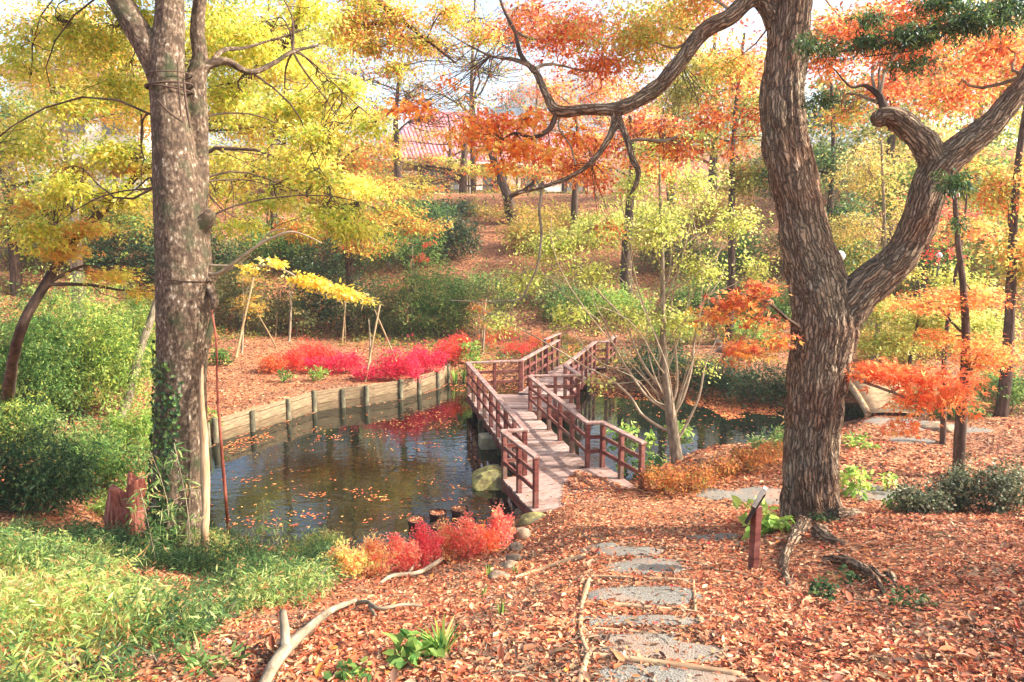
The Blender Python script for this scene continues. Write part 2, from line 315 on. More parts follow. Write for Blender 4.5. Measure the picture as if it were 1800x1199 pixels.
class Tubes:
    def __init__(s): s.V = []; s.F = []; s.B = []; s.n = 0; s.off = 0.0
    def add(s, pts, rad, k=6, step=None, disp=None, cap=True):
        if step: pts, rad = resample(pts, rad, step)
        p = np.array([list(q) for q in pts], float); r = np.array(rad, float); n = len(p)
        tg = np.gradient(p, axis=0) if n > 2 else np.repeat((p[-1] - p[0])[None], n, 0)
        tg /= np.linalg.norm(tg, axis=1)[:, None] + 1e-9
        ref = np.array([1., 0, 0]) if abs(tg[0][0]) < .8 else np.array([0, 1., 0])
        A = np.zeros((n, 3)); a = ref - tg[0] * ref.dot(tg[0]); a /= np.linalg.norm(a)
        for i in range(n):
            a = a - tg[i] * a.dot(tg[i]); a /= np.linalg.norm(a) + 1e-9; A[i] = a
        B = np.cross(tg, A); an = np.arange(k) * 2 * math.pi / k
        c, sn = np.cos(an), np.sin(an)
        sl = np.concatenate([[0], np.cumsum(np.linalg.norm(np.diff(p, axis=0), axis=1))])
        R = np.repeat(r[:, None], k, 1)
        if disp is not None:
            R = R + disp(np.repeat(c[None], n, 0), np.repeat(sn[None], n, 0), np.repeat(sl[:, None], k, 1), R)
        v = p[:, None] + R[:, :, None] * (A[:, None] * c[None, :, None] + B[:, None] * sn[None, :, None])
        rr = np.maximum(r, .02)
        bk = np.stack([rr[:, None] * c[None], rr[:, None] * sn[None], np.repeat(sl[:, None], k, 1) + s.off], 2); s.off += .37
        i0 = (np.arange(n - 1) * k)[:, None]; j = np.arange(k)[None]; j1 = (j + 1) % k
        f = np.stack([i0 + j, i0 + j1, i0 + k + j1, i0 + k + j], 2).reshape(-1, 4) + s.n
        s.V.append(v.reshape(-1, 3)); s.B.append(bk.reshape(-1, 3)); s.F.append(f); s.n += n * k
        if cap:
            for ci, row, flip in ((0, 0, True), (n - 1, n - 1, False)):
                s.V.append(p[ci][None]); s.B.append(bk[ci].mean(0)[None]); base = s.n - 0; s.n += 1
                ring = s.n - 1 - (n * k) - (1 if row else 0) + row * k
                q = np.stack([np.full(k, base), ring + np.arange(k), ring + (np.arange(k) + 1) % k, np.full(k, base)], 1)
                s.F.append(np.array(q))
    def build(s, name, mat, parent=None, smooth=True):
        V = np.concatenate(s.V) - np.array(off(parent)); Fq = np.concatenate(s.F); B = np.concatenate(s.B)
        tri = Fq[:, 0] == Fq[:, 3]
        # degenerate cap quads become true triangles
        me = bpy.data.meshes.new(name)
        loops = []; starts = []
        Q = Fq[~tri]; T = Fq[tri][:, :3]
        lp = np.concatenate([Q.ravel(), T.ravel()]).astype(np.int32)
        st = np.concatenate([np.arange(len(Q)) * 4, len(Q) * 4 + np.arange(len(T)) * 3]).astype(np.int32)
        me.vertices.add(len(V)); me.vertices.foreach_set('co', V.astype(np.float32).ravel())
        me.loops.add(len(lp)); me.loops.foreach_set('vertex_index', lp)
        me.polygons.add(len(st)); me.polygons.foreach_set('loop_start', st)
        if smooth: me.polygons.foreach_set('use_smooth', np.ones(len(st), bool))
        a = me.attributes.new('bk', 'FLOAT_VECTOR', 'POINT'); a.data.foreach_set('vector', B.astype(np.float32).ravel())
        me.update(calc_edges=True)
        return link(name, me, mat, parent)
def merged_wood(name, mat, parent, tubes, voxel, disp, smooth=6):
    """trunk and limbs fused into one skin; tubes: [[(Vector, radius)...]...]"""
    tb = Tubes(); lines = []
    for q in tubes:
        pts, rad = resample([p for p, r in q], [r for p, r in q], .06); tb.add(pts, rad, 28)
        pts = np.array(pts); rad = np.array(rad); tg = unit(np.gradient(pts, axis=0)); A = np.zeros_like(pts); a = np.array([1., 0, 0]) - tg[0] * tg[0][0]; a /= np.linalg.norm(a)
        for i in range(len(pts)): a = a - tg[i] * a.dot(tg[i]); a /= np.linalg.norm(a); A[i] = a
        sl = np.concatenate([[0], np.cumsum(np.linalg.norm(np.diff(pts, axis=0), axis=1))]) + 3.1 * len(lines); lines.append((pts, rad, tg, A, sl))
    o = tb.build(name, mat, parent); m = o.modifiers.new('fuse', 'REMESH'); m.mode = 'VOXEL'; m.voxel_size = voxel; m.use_smooth_shade = True
    m2 = o.modifiers.new('soft', 'SMOOTH'); m2.factor = .5; m2.iterations = smooth
    dg = bpy.context.evaluated_depsgraph_get(); me = bpy.data.meshes.new_from_object(o.evaluated_get(dg)); o.modifiers.clear(); old = o.data; o.data = me; bpy.data.meshes.remove(old)
    if not me.materials: me.materials.append(mat)
    n = len(me.vertices); V = np.empty(n * 3); me.vertices.foreach_get('co', V); V = V.reshape(-1, 3); Nn = np.empty(n * 3); me.vertices.foreach_get('normal', Nn); Nn = Nn.reshape(-1, 3)
    W_ = V + np.array(off(parent)); best = np.full(n, 1e9); BK = np.zeros((n, 3)); C_ = np.zeros((n, 4))
    for pts, rad, tg, A, sl in lines:
        for c0 in range(0, n, 20000):
            w_ = W_[c0:c0 + 20000]; d2 = ((w_[:, None] - pts[None]) ** 2).sum(2); j = d2.argmin(1); d = np.sqrt(d2[np.arange(len(w_)), j]) - rad[j]
            r_ = w_ - pts[j]; B = np.cross(tg[j], A[j]); ca = (r_ * A[j]).sum(1); sa = (r_ * B).sum(1); q = np.hypot(ca, sa) + 1e-6; rr = np.maximum(rad[j], .02); along = (r_ * tg[j]).sum(1)
            up = d < best[c0:c0 + 20000]; idx = np.where(up)[0]; best[c0 + idx] = d[idx]
            BK[c0 + idx] = np.stack([rr * ca / q, rr * sa / q, sl[j] + along], 1)[idx]; C_[c0 + idx] = np.stack([ca / q, sa / q, sl[j] + along, rr], 1)[idx]
    V = V + Nn * disp(C_[:, 0], C_[:, 1], C_[:, 2], C_[:, 3])[:, None]
    me.vertices.foreach_set('co', V.ravel().astype(np.float32)); a = me.attributes.get('bk') or me.attributes.new('bk', 'FLOAT_VECTOR', 'POINT'); a.data.foreach_set('vector', BK.astype(np.float32).ravel()); me.update()
    return o
def wig(a, b, n=5, amp=.08, sag=0.0):
    a = np.array(a, float); b = np.array(b, float); L = np.linalg.norm(b - a); out = []
    o1 = rng.normal(0, amp * L, 3); o2 = rng.normal(0, amp * L * .5, 3)
    for i in range(n):
        u = i / (n - 1); out.append(a + (b - a) * u + o1 * math.sin(math.pi * u) + o2 * math.sin(2 * math.pi * u) + np.array([0, 0, sag * L * math.sin(math.pi * u)]))
    return out
def taper(r0, r1, n): return [r0 + (r1 - r0) * (i / (n - 1)) ** .8 for i in range(n)]
def unit(v): return v / (np.linalg.norm(v, axis=-1, keepdims=True) + 1e-9)

def leaves(C, D, Nn, L, W, col, fold=.12, shape='diamond', curl=.15):
    """arrays -> verts, faces, colours"""
    Sd = unit(np.cross(Nn, D)); Nn = np.cross(D, Sd); n = len(C); L = L[:, None]; W = W[:, None]
    if shape == 'diamond':
        v = np.stack([C, C + D * L * .45 + Sd * W * .5 + Nn * W * fold, C + D * L - Nn * L * curl, C + D * L * .45 - Sd * W * .5 + Nn * W * fold], 1)
        f = np.arange(n * 4).reshape(n, 4); c = np.repeat(col, 4, 0); return v.reshape(-1, 3), f, c
    if shape == 'oval':
        up = Nn * W * fold
        v = np.stack([C, C + D * L * .3 + Sd * W * .5 + up, C + D * L * .72 + Sd * W * .36 + up - Nn * L * curl * .4, C + D * L - Nn * L * curl,
                      C + D * L * .72 - Sd * W * .36 + up - Nn * L * curl * .4, C + D * L * .3 - Sd * W * .5 + up], 1)
        b = np.arange(n)[:, None] * 6
        f = np.concatenate([b + np.array([[0, 1, 2, 3]]), b + np.array([[0, 3, 4, 5]])]); c = np.repeat(col, 6, 0); return v.reshape(-1, 3), f, c
    if shape == 'palm':   # three pointed lobes, for maples
        vs = []; fs = []
        for i, (an, s) in enumerate(((-.9, .8), (0, 1), (.9, .8))):
            d2 = D * math.cos(an) + Sd * math.sin(an); s2 = unit(np.cross(Nn, d2))
            vs += [C, C + d2 * L * .4 * s + s2 * W * .2, C + d2 * L * s - Nn * L * curl, C + d2 * L * .4 * s - s2 * W * .2]
        v = np.stack(vs, 1); b = np.arange(n)[:, None] * 12
        f = np.concatenate([b + np.array([[0, 1, 2, 3]]), b + np.array([[4, 5, 6, 7]]), b + np.array([[8, 9, 10, 11]])]); c = np.repeat(col, 12, 0)
        return v.reshape(-1, 3), f, c
def pick(pal, n, spray_of=None, ns=None, mixp=.65, jit=.16):
    """pal: [(rgb 0-255, weight)]"""
    cols = np.array([lin(p[0]) for p in pal]); wt = np.array([p[1] for p in pal], float); wt /= wt.sum()
    idx = rng.choice(len(pal), n, p=wt)
    if spray_of is not None:
        si = rng.choice(len(pal), ns, p=wt)[spray_of]; use = rng.random(n) < mixp; idx = np.where(use, si, idx)
    c = cols[idx] * (1 + rng.normal(0, jit, (n, 1))) * (1 + rng.normal(0, .05, (n, 3)))
    return np.clip(c, .004, .9)
def in_clumps(clumps, n, shell=.5):
    vol = np.array([(c[1][0] * c[1][1] * c[1][2]) ** .67 * (c[2] if len(c) > 2 else 1) for c in clumps]); idx = rng.choice(len(clumps), n, p=vol / vol.sum())
    C = np.array([list(c[0]) for c in clumps])[idx]; R = np.array([list(c[1]) for c in clumps])[idx]
    d = unit(rng.normal(size=(n, 3))); r = rng.random(n) ** shell
    d = d * (1 + .36 * (vn3(C[:, 0] + d[:, 0] * 2.2, C[:, 1] + d[:, 1] * 2.2, C[:, 2] + d[:, 2] * 2.2) - .5)[:, None] * 2)
    return C + d * R * r[:, None], idx
def sprays(S, per, R, L, W, pal, flat=.35, thick=.18, shape='diamond', droop=.25, fold=.12, lj=.25, mixp=.65, jit=.16, tilt=.35, outward=None):
    """S: spray centres; each carries `per` leaves spread on a tilted disc of radius R"""
    ns = len(S); n = ns * per; so = np.repeat(np.arange(ns), per)
    SN = unit(np.array([0, 0, 1.]) + rng.normal(0, tilt, (ns, 3))); A = unit(np.cross(SN, rng.normal(size=(ns, 3)))); B = np.cross(SN, A)
    Rs = R * (.6 + .8 * rng.random(ns))
    an = rng.random(n) * 2 * math.pi; rr = np.sqrt(rng.random(n)) * Rs[so]
    el = .55 + .45 * rng.random(ns)
    dirp = A[so] * np.cos(an)[:, None] + B[so] * (np.sin(an) * el[so])[:, None]
    C = S[so] + dirp * rr[:, None] + SN[so] * (rng.normal(0, thick, n) * Rs[so])[:, None]
    C[:, 2] -= droop * rr * rr / (Rs[so] + 1e-6)
    D = unit(dirp + rng.normal(0, .5, (n, 3)) - np.array([0, 0, droop]))
    Nn = unit(SN[so] + rng.normal(0, flat, (n, 3)))
    l = L * (1 + rng.normal(0, lj, n)).clip(.4, 1.8); wd = W * (1 + rng.normal(0, lj, n)).clip(.4, 1.8)
    return leaves(C, D, Nn, l, wd, pick(pal, n, so, ns, mixp, jit), fold, shape)
def leafobj(name, parts, mat, parent=None):
    V = []; Fq = []; C = []; n = 0
    for v, f, c in parts: V.append(v); Fq.append(f + n); C.append(c); n += len(v)
    V = np.concatenate(V) - np.array(off(parent))
    return link(name, mesh_np(name, V, np.concatenate(Fq), False, np.concatenate(C)), mat, parent)

def box_me(name, sx, sy, sz, bev=.0):
    import bmesh
    bm = bmesh.new(); bmesh.ops.create_cube(bm, size=1); bmesh.ops.scale(bm, vec=(sx, sy, sz), verts=bm.verts)
    if bev: bmesh.ops.bevel(bm, geom=bm.edges[:], offset=bev, segments=1, affect='EDGES')
    me = bpy.data.meshes.new(name); bm.to_mesh(me); bm.free(); return me
_bc = {}
def box(name, c, s, mat, parent=None, rz=0, rot=None, bev=.006):
    key = (round(s[0], 3), round(s[1], 3), round(s[2], 3), mat.name, bev)
    if key not in _bc: _bc[key] = box_me(name, *s, bev)
    o = link(name, _bc[key], mat, parent, Vector(c) - Vector(off(parent)))
    o.rotation_euler = rot if rot else (0, 0, rz); return o
def beam(name, a, b, wd, ht, mat, parent, bev=.006):
    """a box from a to b (centre line), width horizontal wd, height ht"""
    a = Vector(a); b = Vector(b); d = b - a; Lh = d.length
    yaw = math.atan2(d.y, d.x); pit = -math.atan2(d.z, math.hypot(d.x, d.y))
    return box(name, (a + b) / 2, (Lh, wd, ht), mat, parent, rot=(0, pit, yaw), bev=bev)

# ================================================================= SETTING
def axis(segs):
    out = [segs[0][0]]
    for a, b, st in segs:
        n = max(1, int(round((b - a) / st))); out += list(a + (b - a) * (np.arange(1, n + 1) / n))
    return np.array(out)
xs = axis([(-400, -80, 20), (-80, -30, 3), (-30, -12, .5), (-12, 14, .11), (14, 32, .5), (32, 80, 3), (80, 400, 20)])
ys = axis([(-60, -4, 4), (-4, 2, .5), (2, 17, .1), (17, 36, .16), (36, 64, .4), (64, 120, 3), (120, 400, 20)])
X, Y = np.meshgrid(xs, ys); Hz = H(X.ravel(), Y.ravel()).reshape(X.shape)
nx, ny = len(xs), len(ys)
i = np.arange(ny - 1)[:, None] * nx + np.arange(nx - 1)[None]
Fq = np.stack([i, i + 1, i + nx + 1, i + nx], 2).reshape(-1, 4)
tag(link('ground', mesh_np('ground', np.stack([X.ravel(), Y.ravel(), Hz.ravel()], 1), Fq, True), M['ground']), 'leaf covered ground sloping down to the pond and up the far hillside', kind='structure')
# pond surface
cx = np.array([p.x for p in POND]); cy = np.array([p.y for p in POND])
pw = mesh_np('pond_water', [(-10.5, 11.2, 0), (15, 11.2, 0), (15, 27.5, 0), (-10.5, 27.5, 0)], [[0, 1, 2, 3]])
tag(link('pond_water', pw, M['water']), 'dark still pond reflecting sky and trees', kind='structure')
# far hills
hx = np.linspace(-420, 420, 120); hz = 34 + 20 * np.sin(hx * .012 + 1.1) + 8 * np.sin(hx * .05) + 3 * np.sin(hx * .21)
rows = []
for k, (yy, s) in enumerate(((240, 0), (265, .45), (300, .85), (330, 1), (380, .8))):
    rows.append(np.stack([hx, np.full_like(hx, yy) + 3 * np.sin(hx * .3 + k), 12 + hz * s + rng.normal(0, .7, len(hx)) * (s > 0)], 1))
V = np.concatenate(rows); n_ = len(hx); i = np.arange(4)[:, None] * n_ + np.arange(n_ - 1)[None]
tag(link('hill', mesh_np('hill', V, np.stack([i, i + 1, i + n_ + 1, i + n_], 2).reshape(-1, 4), True), M['far']), 'far wooded hill tinted blue grey as if by haze, seen through the gap in the trees', kind='structure')

# gravel patches of the path
GP = []   # (cx, cy, rx, ry, rot) for the litter mask
def gravel_patch(px, py, rx, ry, seed, rot=0.0):
    c = G(px, py); GP.append((c.x, c.y, rx, ry, rot)); V = [(0, 0)]; Fq = []
    rings, k = 9, 40; pts = []
    for r in range(rings + 1):
        for a in range(k):
            an = a * 2 * math.pi / k; w_ = 1 + .35 * float(fbm(np.array([math.cos(an) * 1.6 + seed]), np.array([math.sin(an) * 1.6]), 3)[0]) * 2
            x = math.cos(an) * rx * w_ * r / rings; y = math.sin(an) * ry * w_ * r / rings
            pts.append((c.x + x * math.cos(rot) - y * math.sin(rot), c.y + x * math.sin(rot) + y * math.cos(rot)))
    pts = np.array(pts); z = H(pts[:, 0], pts[:, 1]); edge = np.repeat(np.arange(rings + 1), k) / rings
    z = z + .022 * (1 - edge ** 4) - .012 * (edge > .99)
    i = np.arange(rings)[:, None] * k; j = np.arange(k)[None]; j1 = (j + 1) % k
    Fq = np.stack([i + j, i + k + j, i + k + j1, i + j1], 2).reshape(-1, 4)
    o = link('gravel_path', mesh_np('gravel_path', np.column_stack([pts, z]), Fq, True), M['gravel'])
    tag(o, kind='structure'); return o
gravel_patch(1125, 1050, .62, .38, 1)['label'] = 'bare grey gravel tread on the third log step'
gravel_patch(1140, 998, .55, .42, 2)['label'] = 'bare gravel at the top of the steps nearest the bridge'
gravel_patch(1180, 1195, .55, .28, 3)['label'] = 'bare grey gravel below the lowest log in the picture'
gravel_patch(1120, 1125, .4, .16, 4)['label'] = 'half covered gravel tread between two logs'
gravel_patch(1250, 945, .42, .3, 5)['label'] = 'small gravel patch left of the signpost'
gravel_patch(1345, 872, .95, .5, 6)['label'] = 'gravel patch behind the signpost by the trunk'
gravel_patch(1625, 748, 1.9, .55, 7, -.35)['label'] = 'long gravel strip in front of the earth bridge'
gravel_patch(1605, 774, .7, .25, 8)['label'] = 'small oval gravel patch on the far leafy path'
gravel_patch(1255, 868, .5, .3, 9)['label'] = 'gravel showing through leaves near the bridge end'
gravel_patch(1130, 1092, .6, .16, 12)['label'] = 'gravel tread above the second log step'
gravel_patch(1160, 1148, .62, .2, 13)['label'] = 'gravel tread above the lowest log, mostly under leaves'
gravel_patch(1110, 968, .45, .3, 14)['label'] = 'thin gravel showing through leaves above the top step'
gravel_patch(1055, 962, .3, .25, 10)['label'] = 'gravel showing beside the pale log edging'
gravel_patch(1540, 868, .7, .5, 11)['label'] = 'pale gravel behind the bright leafed plant'

# ================================================================= BRIDGE
ZD = .55
br = thing('footbridge', 'zigzag wooden footbridge with red brown railings crossing the pond', 'bridge', (.9, 15, 0))
def strip(L0, L1, R0, R1, wd=.235):
    L0, L1, R0, R1 = map(lambda p: np.array(p, float), (L0, L1, R0, R1)); mid = np.linalg.norm((L1 + R1) / 2 - (L0 + R0) / 2); n = max(1, int(round(mid / wd)))
    for i in range(n):
        a, b = i / n, (i + 1) / n; g = .006
        c = [L0 + (L1 - L0) * a, R0 + (R1 - R0) * a, R0 + (R1 - R0) * b, L0 + (L1 - L0) * b]
        m0 = (c[0] + c[1]) / 2; m1 = (c[2] + c[3]) / 2; d = (m1 - m0) / np.linalg.norm(m1 - m0)
        c = [c[0] + d * g, c[1] + d * g, c[2] - d * g, c[3] - d * g]
        z = ZD + random.uniform(-.005, .005); ex = random.uniform(-.02, .02); e = (c[1] - c[0]) / np.linalg.norm(c[1] - c[0])
        c = [c[0] - e * (.03 + ex), c[1] + e * (.03 - ex), c[2] + e * (.03 - ex), c[3] - e * (.03 + ex)]
        ctr = sum(c) / 4; ang = math.atan2(e[1], e[0]); V = []
        ca, sa = math.cos(-ang), math.sin(-ang)
        for zz in (-.05, 0):
            for q in c:
                q = q - ctr; V.append((q[0] * ca - q[1] * sa, q[0] * sa + q[1] * ca, zz))
        me = bpy.data.meshes.new('plank'); me.from_pydata(V, [], [(3, 2, 1, 0), (4, 5, 6, 7), (0, 1, 5, 4), (1, 2, 6, 5), (2, 3, 7, 6), (3, 0, 4, 7)])
        o = link('plank', me, M[random.choice(('plank', 'plank', 'plank2', 'plank3'))], br, Vector((ctr[0], ctr[1], z)) - br.location); o.rotation_euler = (0, 0, ang)
A0 = (.42, 13.10); A1 = (-.2, 14.95); AR0 = (2.74, 14.02); AR1 = (2.12, 15.72)
strip(A0, A1, AR0, AR1)
BL0 = (.32, 15.16); BL1 = (-1.47, 22.95); BR0 = (1.72, 15.82); BR1 = (.55, 20.7)
f_ = (20.7 - 15.16) / (22.95 - 15.16); BLm = (.32 - 1.79 * f_, 20.62)
strip((-.18, 14.99), BLm, (2.08, 15.76), (.53, 20.72)) if False else strip((.30, 15.0), BLm, (1.74, 15.72), (.53, 20.72))
strip((BLm[0], 20.66), (-1.47, 22.95), (2.02, 20.76), (1.72, 22.45))
strip((.25, 23.02), (1.78, 27.5), (1.74, 22.5), (3.2, 27.05))
strip((1.82, 27.56), (2.3, 29.1), (3.72, 27.12), (4.18, 28.55))
def railing(a, b, n, start=True, end=True, low=.0):
    a = Vector((*a, 0)); b = Vector((*b, 0)); d = (b - a).normalized(); yaw = math.atan2(d.y, d.x)
    for k in range(n + 1):
        if (k == 0 and not start) or (k == n and not end): continue
        q = a + (b - a) * (k / n)
        h0 = ZD - .30 - low
        box('post', (q.x, q.y, (h0 + ZD + 1.0) / 2), (.1, .1, ZD + 1.0 - h0), M[random.choice(('rail', 'rail2'))], br, yaw + random.uniform(-.04, .04), bev=.008)
    beam('handrail', (a.x - d.x * .07, a.y - d.y * .07, ZD + 1.035), (b.x + d.x * .07, b.y + d.y * .07, ZD + 1.035 + .004 * random.random()), .15, .055, M['handrail'], br, bev=.01)
    for z in (.36, .70):
        beam('rail', (a.x - d.x * .02, a.y - d.y * .02, ZD + z), (b.x - d.x * .05, b.y - d.y * .05, ZD + z + .003), .045, .09, M[random.choice(('rail', 'rail2'))], br)
railing((.46, 13.28), (-.17, 14.9), 2)
railing((-.17, 15.02), (.28, 15.12), 1, start=False)
railing((.27, 15.2), (-1.42, 22.72), 8, start=False)
railing((-1.42, 22.82), (.27, 23.18), 2, start=False)
railing((.33, 23.3), (1.78, 27.4), 6)
railing((1.30, 27.6), (1.95, 29.2), 2)
railing((2.68, 14.18), (2.06, 15.66), 2)
railing((2.03, 15.70), (1.72, 15.66), 1, start=False)
railing((1.68, 15.75), (.54, 20.62), 5, start=False)
railing((.6, 20.78), (1.98, 20.88), 2, start=False)
railing((1.99, 20.98), (1.70, 22.35), 2, start=False)
railing((1.73, 22.5), (3.17, 26.98), 6, start=False)
railing((3.24, 27.05), (3.66, 27.1), 1, start=False)
railing((3.72, 27.2), (4.16, 28.5), 2, start=False)
# stringers and piles
for a, b in ((A0, A1), (AR0, AR1), (BL0, BL1), (BR0, BR1), ((.3, 23.1), (1.8, 27.5)), ((1.72, 22.5), (3.18, 27.05)), ((BLm[0], 20.7), (2.0, 20.8)), ((-1.45, 22.9), (.3, 23.1)), ((2.02, 20.8), (1.72, 22.4)), ((3.72, 27.15), (4.18, 28.5))):
    beam('stringer', (a[0], a[1], ZD - .16), (b[0], b[1], ZD - .163), .07, .19, M['rail'], br)
for q in ((-.9, 20.2), (.6, 19.6), (-1.2, 22.6), (1.7, 21.5), (.5, 23.6), (2.0, 23.6), (1.4, 26), (2.8, 25.6), (.2, 16.2), (1.5, 16.6), (-.3, 18.2), (1.1, 18.1)):
    box('pile', (q[0], q[1], -.05), (.16, .16, .9), M['piling'], br, .2)
box('footing', (-.62, 18.9, .08), (.55, .5, .52), M['concrete'], br, .2, bev=.03)
for k in range(7):   # short upright poles under the far end
    box('pile', (3.5 + k * .17, 27.3 + .12 * k, .2), (.12, .12, .75 + .08 * (k % 3)), M['piling'], br, .3 * k)

# ================================================================= RETAINING WALL
rw = thing('retaining_wall', 'low tan board retaining wall with dark posts along the far left shore', 'retaining wall', WALL[4])
for k, q in enumerate(WALL):
    me_h = .67 + .05 * math.sin(k * 2.1)
    tb = Tubes(); tb.add([(q.x, q.y, -.35), (q.x, q.y, me_h - .02), (q.x, q.y, me_h)], [.085, .085, .07], 10); tb.build('post', M['piling'], rw)
    if k and k > 1:
        a = WALL[k - 1]; b = q; d = (b - a).normalized(); nrm = Vector((-d.y, d.x, 0)); nrm = nrm if nrm.y > 0 else -nrm
        a2 = a + nrm * .04; b2 = b + nrm * .04
        for zz, hh in ((.10, .27), (.385, .27), (.60, .13)):
            beam('board', (a2.x, a2.y, zz), (b2.x, b2.y, zz + .004), .05, hh, M['board'] if zz > .2 else M['boardwet'], rw)

# ================================================================= ROCKS, LOGS, STONES
def rock(label, c, s, mat, seed, name='rock', rz=0, group=None, flatz=.55):
    import bmesh
    bm = bmesh.new(); bmesh.ops.create_icosphere(bm, subdivisions=4, radius=1)
    P_ = np.array([v.co[:] for v in bm.verts]); n = vn3(P_[:, 0] * 1.3 + seed, P_[:, 1] * 1.3, P_[:, 2] * 1.3) - .5; n2 = vn3(P_[:, 0] * 4 + seed, P_[:, 1] * 4, P_[:, 2] * 4) - .5
    # faceted by clamping along random planes
    for q in range(7):
        d = unit(rng.normal(size=3)); t_ = P_ @ d; lim = .72 + .15 * rng.random(); P_ = P_ - np.outer(np.maximum(0, t_ - lim), d) * .85
    P_ = P_ * (1 + .35 * n + .08 * n2)[:, None] * np.array(s)
    for v, p in zip(bm.verts, P_): v.co = p
    for f in bm.faces: f.smooth = True
    me = bpy.data.meshes.new(name); bm.to_mesh(me); bm.free()
    o = link(name, me, mat, None, Vector(c)); o.rotation_euler = (0, 0, rz); tag(o, label, name.replace('_', ' '), group); return o
def rock_at(label, px, py, wpx, hpx, mat, seed, sink=.42, **k):
    g = G(px, py); t = depth(g); r = wpx / 2 * t / F; hh = hpx * t / F
    return rock(label, (g.x, g.y, g.z + hh * .5 - sink * hh), (r, r * .8, hh * .62), mat, seed, **k)
SG = 'stones edging the path by the bridge'
rock_at('yellow mossy stone beside the near left railing end', 935, 918, 62, 26, M['mossrock'], 1, name='stone', group=SG)
rock_at('tan stone directly under the near left bridge corner', 922, 902, 36, 18, M['rock'], 2, name='stone', group=SG)
rock_at('brown stone just below the yellow mossy stone', 918, 946, 36, 26, M['rock'], 3, name='stone', group=SG)
rock_at('second brown stone down the edging, half under leaves', 908, 968, 30, 22, M['rock'], 4, name='stone', group=SG)
rock_at('dark grey stone between brown stone and flat stone', 902, 986, 30, 22, M['rock'], 5, name='stone', group=SG)
rock_at('narrow dark stone next to the flat end stone', 893, 1000, 34, 22, M['rock'], 6, name='stone', group=SG)
rock_at('flat pale brown stone at the lower end of the edging', 878, 1016, 44, 18, M['rock'], 7, name='stone', group=SG)
rock('big olive boulder standing in the water under the bridge', (-.45, 16.3, -.05), (.62, .85, .42), M['mossrock'], 11, name='boulder')
rock_at('rounded grey stone left of the earth bridge', 1500, 735, 50, 18, M['rock'], 12, name='stone')
rock_at('long grey stone right of the earth bridge', 1655, 752, 70, 14, M['rock'], 13, sink=.5, name='stone')
rock_at('small tan stone at the right foot of the earth bridge', 1622, 732, 24, 14, M['rock'], 14, name='stone')
rock_at('weathered stone in the bank behind the small leafy shrub', 1285, 617, 46, 26, M['rock'], 15, name='stone')
rock_at('small white stone showing on the bank above the water', 1262, 606, 22, 16, M['rock'], 16, name='stone')
rock_at('small flat stone at the crest in front of the hedge', 1655, 905, 26, 10, M['rock'], 17, name='stone')

def ground_tube(name, label, cat, pxs, rpx, mat, lift=.6, group=None, k=9, kind=None):
    pts = []; rad = []
    for (a, b), r in zip(pxs, rpx):
        g = G(a, b); rr = r * depth(g) / F; pts.append((g.x, g.y, g.z + rr * lift)); rad.append(rr)
    tb = Tubes(); dsp = lambda c, s, l, R: R * .25 * (vn3(c * 2 + label.__len__(), s * 2, l * 5) - .5)
    tb.add(pts, rad, k, step=.08, disp=dsp); o = tb.build(name, mat); return tag(o, label, cat, group)
LG = 'logs laid across the path as steps'
ground_tube('step_log', 'thick log step lowest in the picture, gravel below it', 'log', [(1038, 1158), (1120, 1166), (1210, 1178), (1302, 1190)], [7, 7, 7, 6], M['log'], .7, LG)
ground_tube('step_log', 'thin log step second from the bottom', 'log', [(1025, 1107), (1090, 1112), (1165, 1118)], [4, 4, 3], M['log'], .7, LG)
ground_tube('step_log', 'partly sunlit log step third from the bottom', 'log', [(1080, 1066), (1130, 1071), (1180, 1074)], [5, 5, 4], M['log'], .6, LG)
ground_tube('step_log', 'short log end joining the right edging pole', 'log', [(1200, 1074), (1222, 1078)], [3, 3], M['log'], .7, LG)
ground_tube('step_log', 'uppermost log step with gravel on both sides', 'log', [(1040, 1017), (1120, 1019), (1212, 1022)], [4, 4, 3], M['log'], .7, LG)
EG = 'poles edging the stepped path'
ground_tube('edging_pole', 'left edging pole, upper length between two steps', 'edging pole', [(1036, 1022), (1030, 1040), (1022, 1065)], [4, 5, 4], M['log'], .8, EG)
ground_tube('edging_pole', 'left edging pole, middle length', 'edging pole', [(1022, 1068), (1020, 1105)], [4, 4], M['log'], .8, EG)
ground_tube('edging_pole', 'left edging pole, slanting short length', 'edging pole', [(1020, 1110), (1024, 1130), (1034, 1150)], [4, 5, 5], M['log'], .8, EG)
ground_tube('edging_pole', 'left edging pole running out of the picture', 'edging pole', [(1034, 1156), (1026, 1180), (1018, 1210)], [6, 7, 7], M['log'], .8, EG)
ground_tube('edging_pole', 'right edging pole, straight upper length', 'edging pole', [(1218, 1022), (1221, 1050), (1222, 1078)], [3, 3, 3], M['log'], .8, EG)
ground_tube('edging_pole', 'right edging pole, slanting middle length', 'edging pole', [(1223, 1080), (1232, 1098), (1243, 1118)], [3, 4, 4], M['log'], .8, EG)
ground_tube('edging_pole', 'right edging pole, thin lowest length', 'edging pole', [(1256, 1130), (1272, 1152), (1288, 1174)], [2, 3, 3], M['log'], .8, EG)
ground_tube('log', 'long pale log lying from the end stone towards the gravel', 'log', [(905, 1018), (940, 1006), (985, 993), (1030, 981)], [3, 4, 5, 6], M['log'], .6)
ground_tube('log', 'thin pale pole lying from the gravel towards the signpost', 'log', [(1262, 1004), (1300, 1010), (1340, 1021)], [3, 3, 3], M['log'], .6)
ground_tube('log', 'sunlit pole half hidden left of the signpost foot', 'log', [(1190, 985), (1230, 992), (1262, 1004)], [3, 3, 3], M['log'], .3)
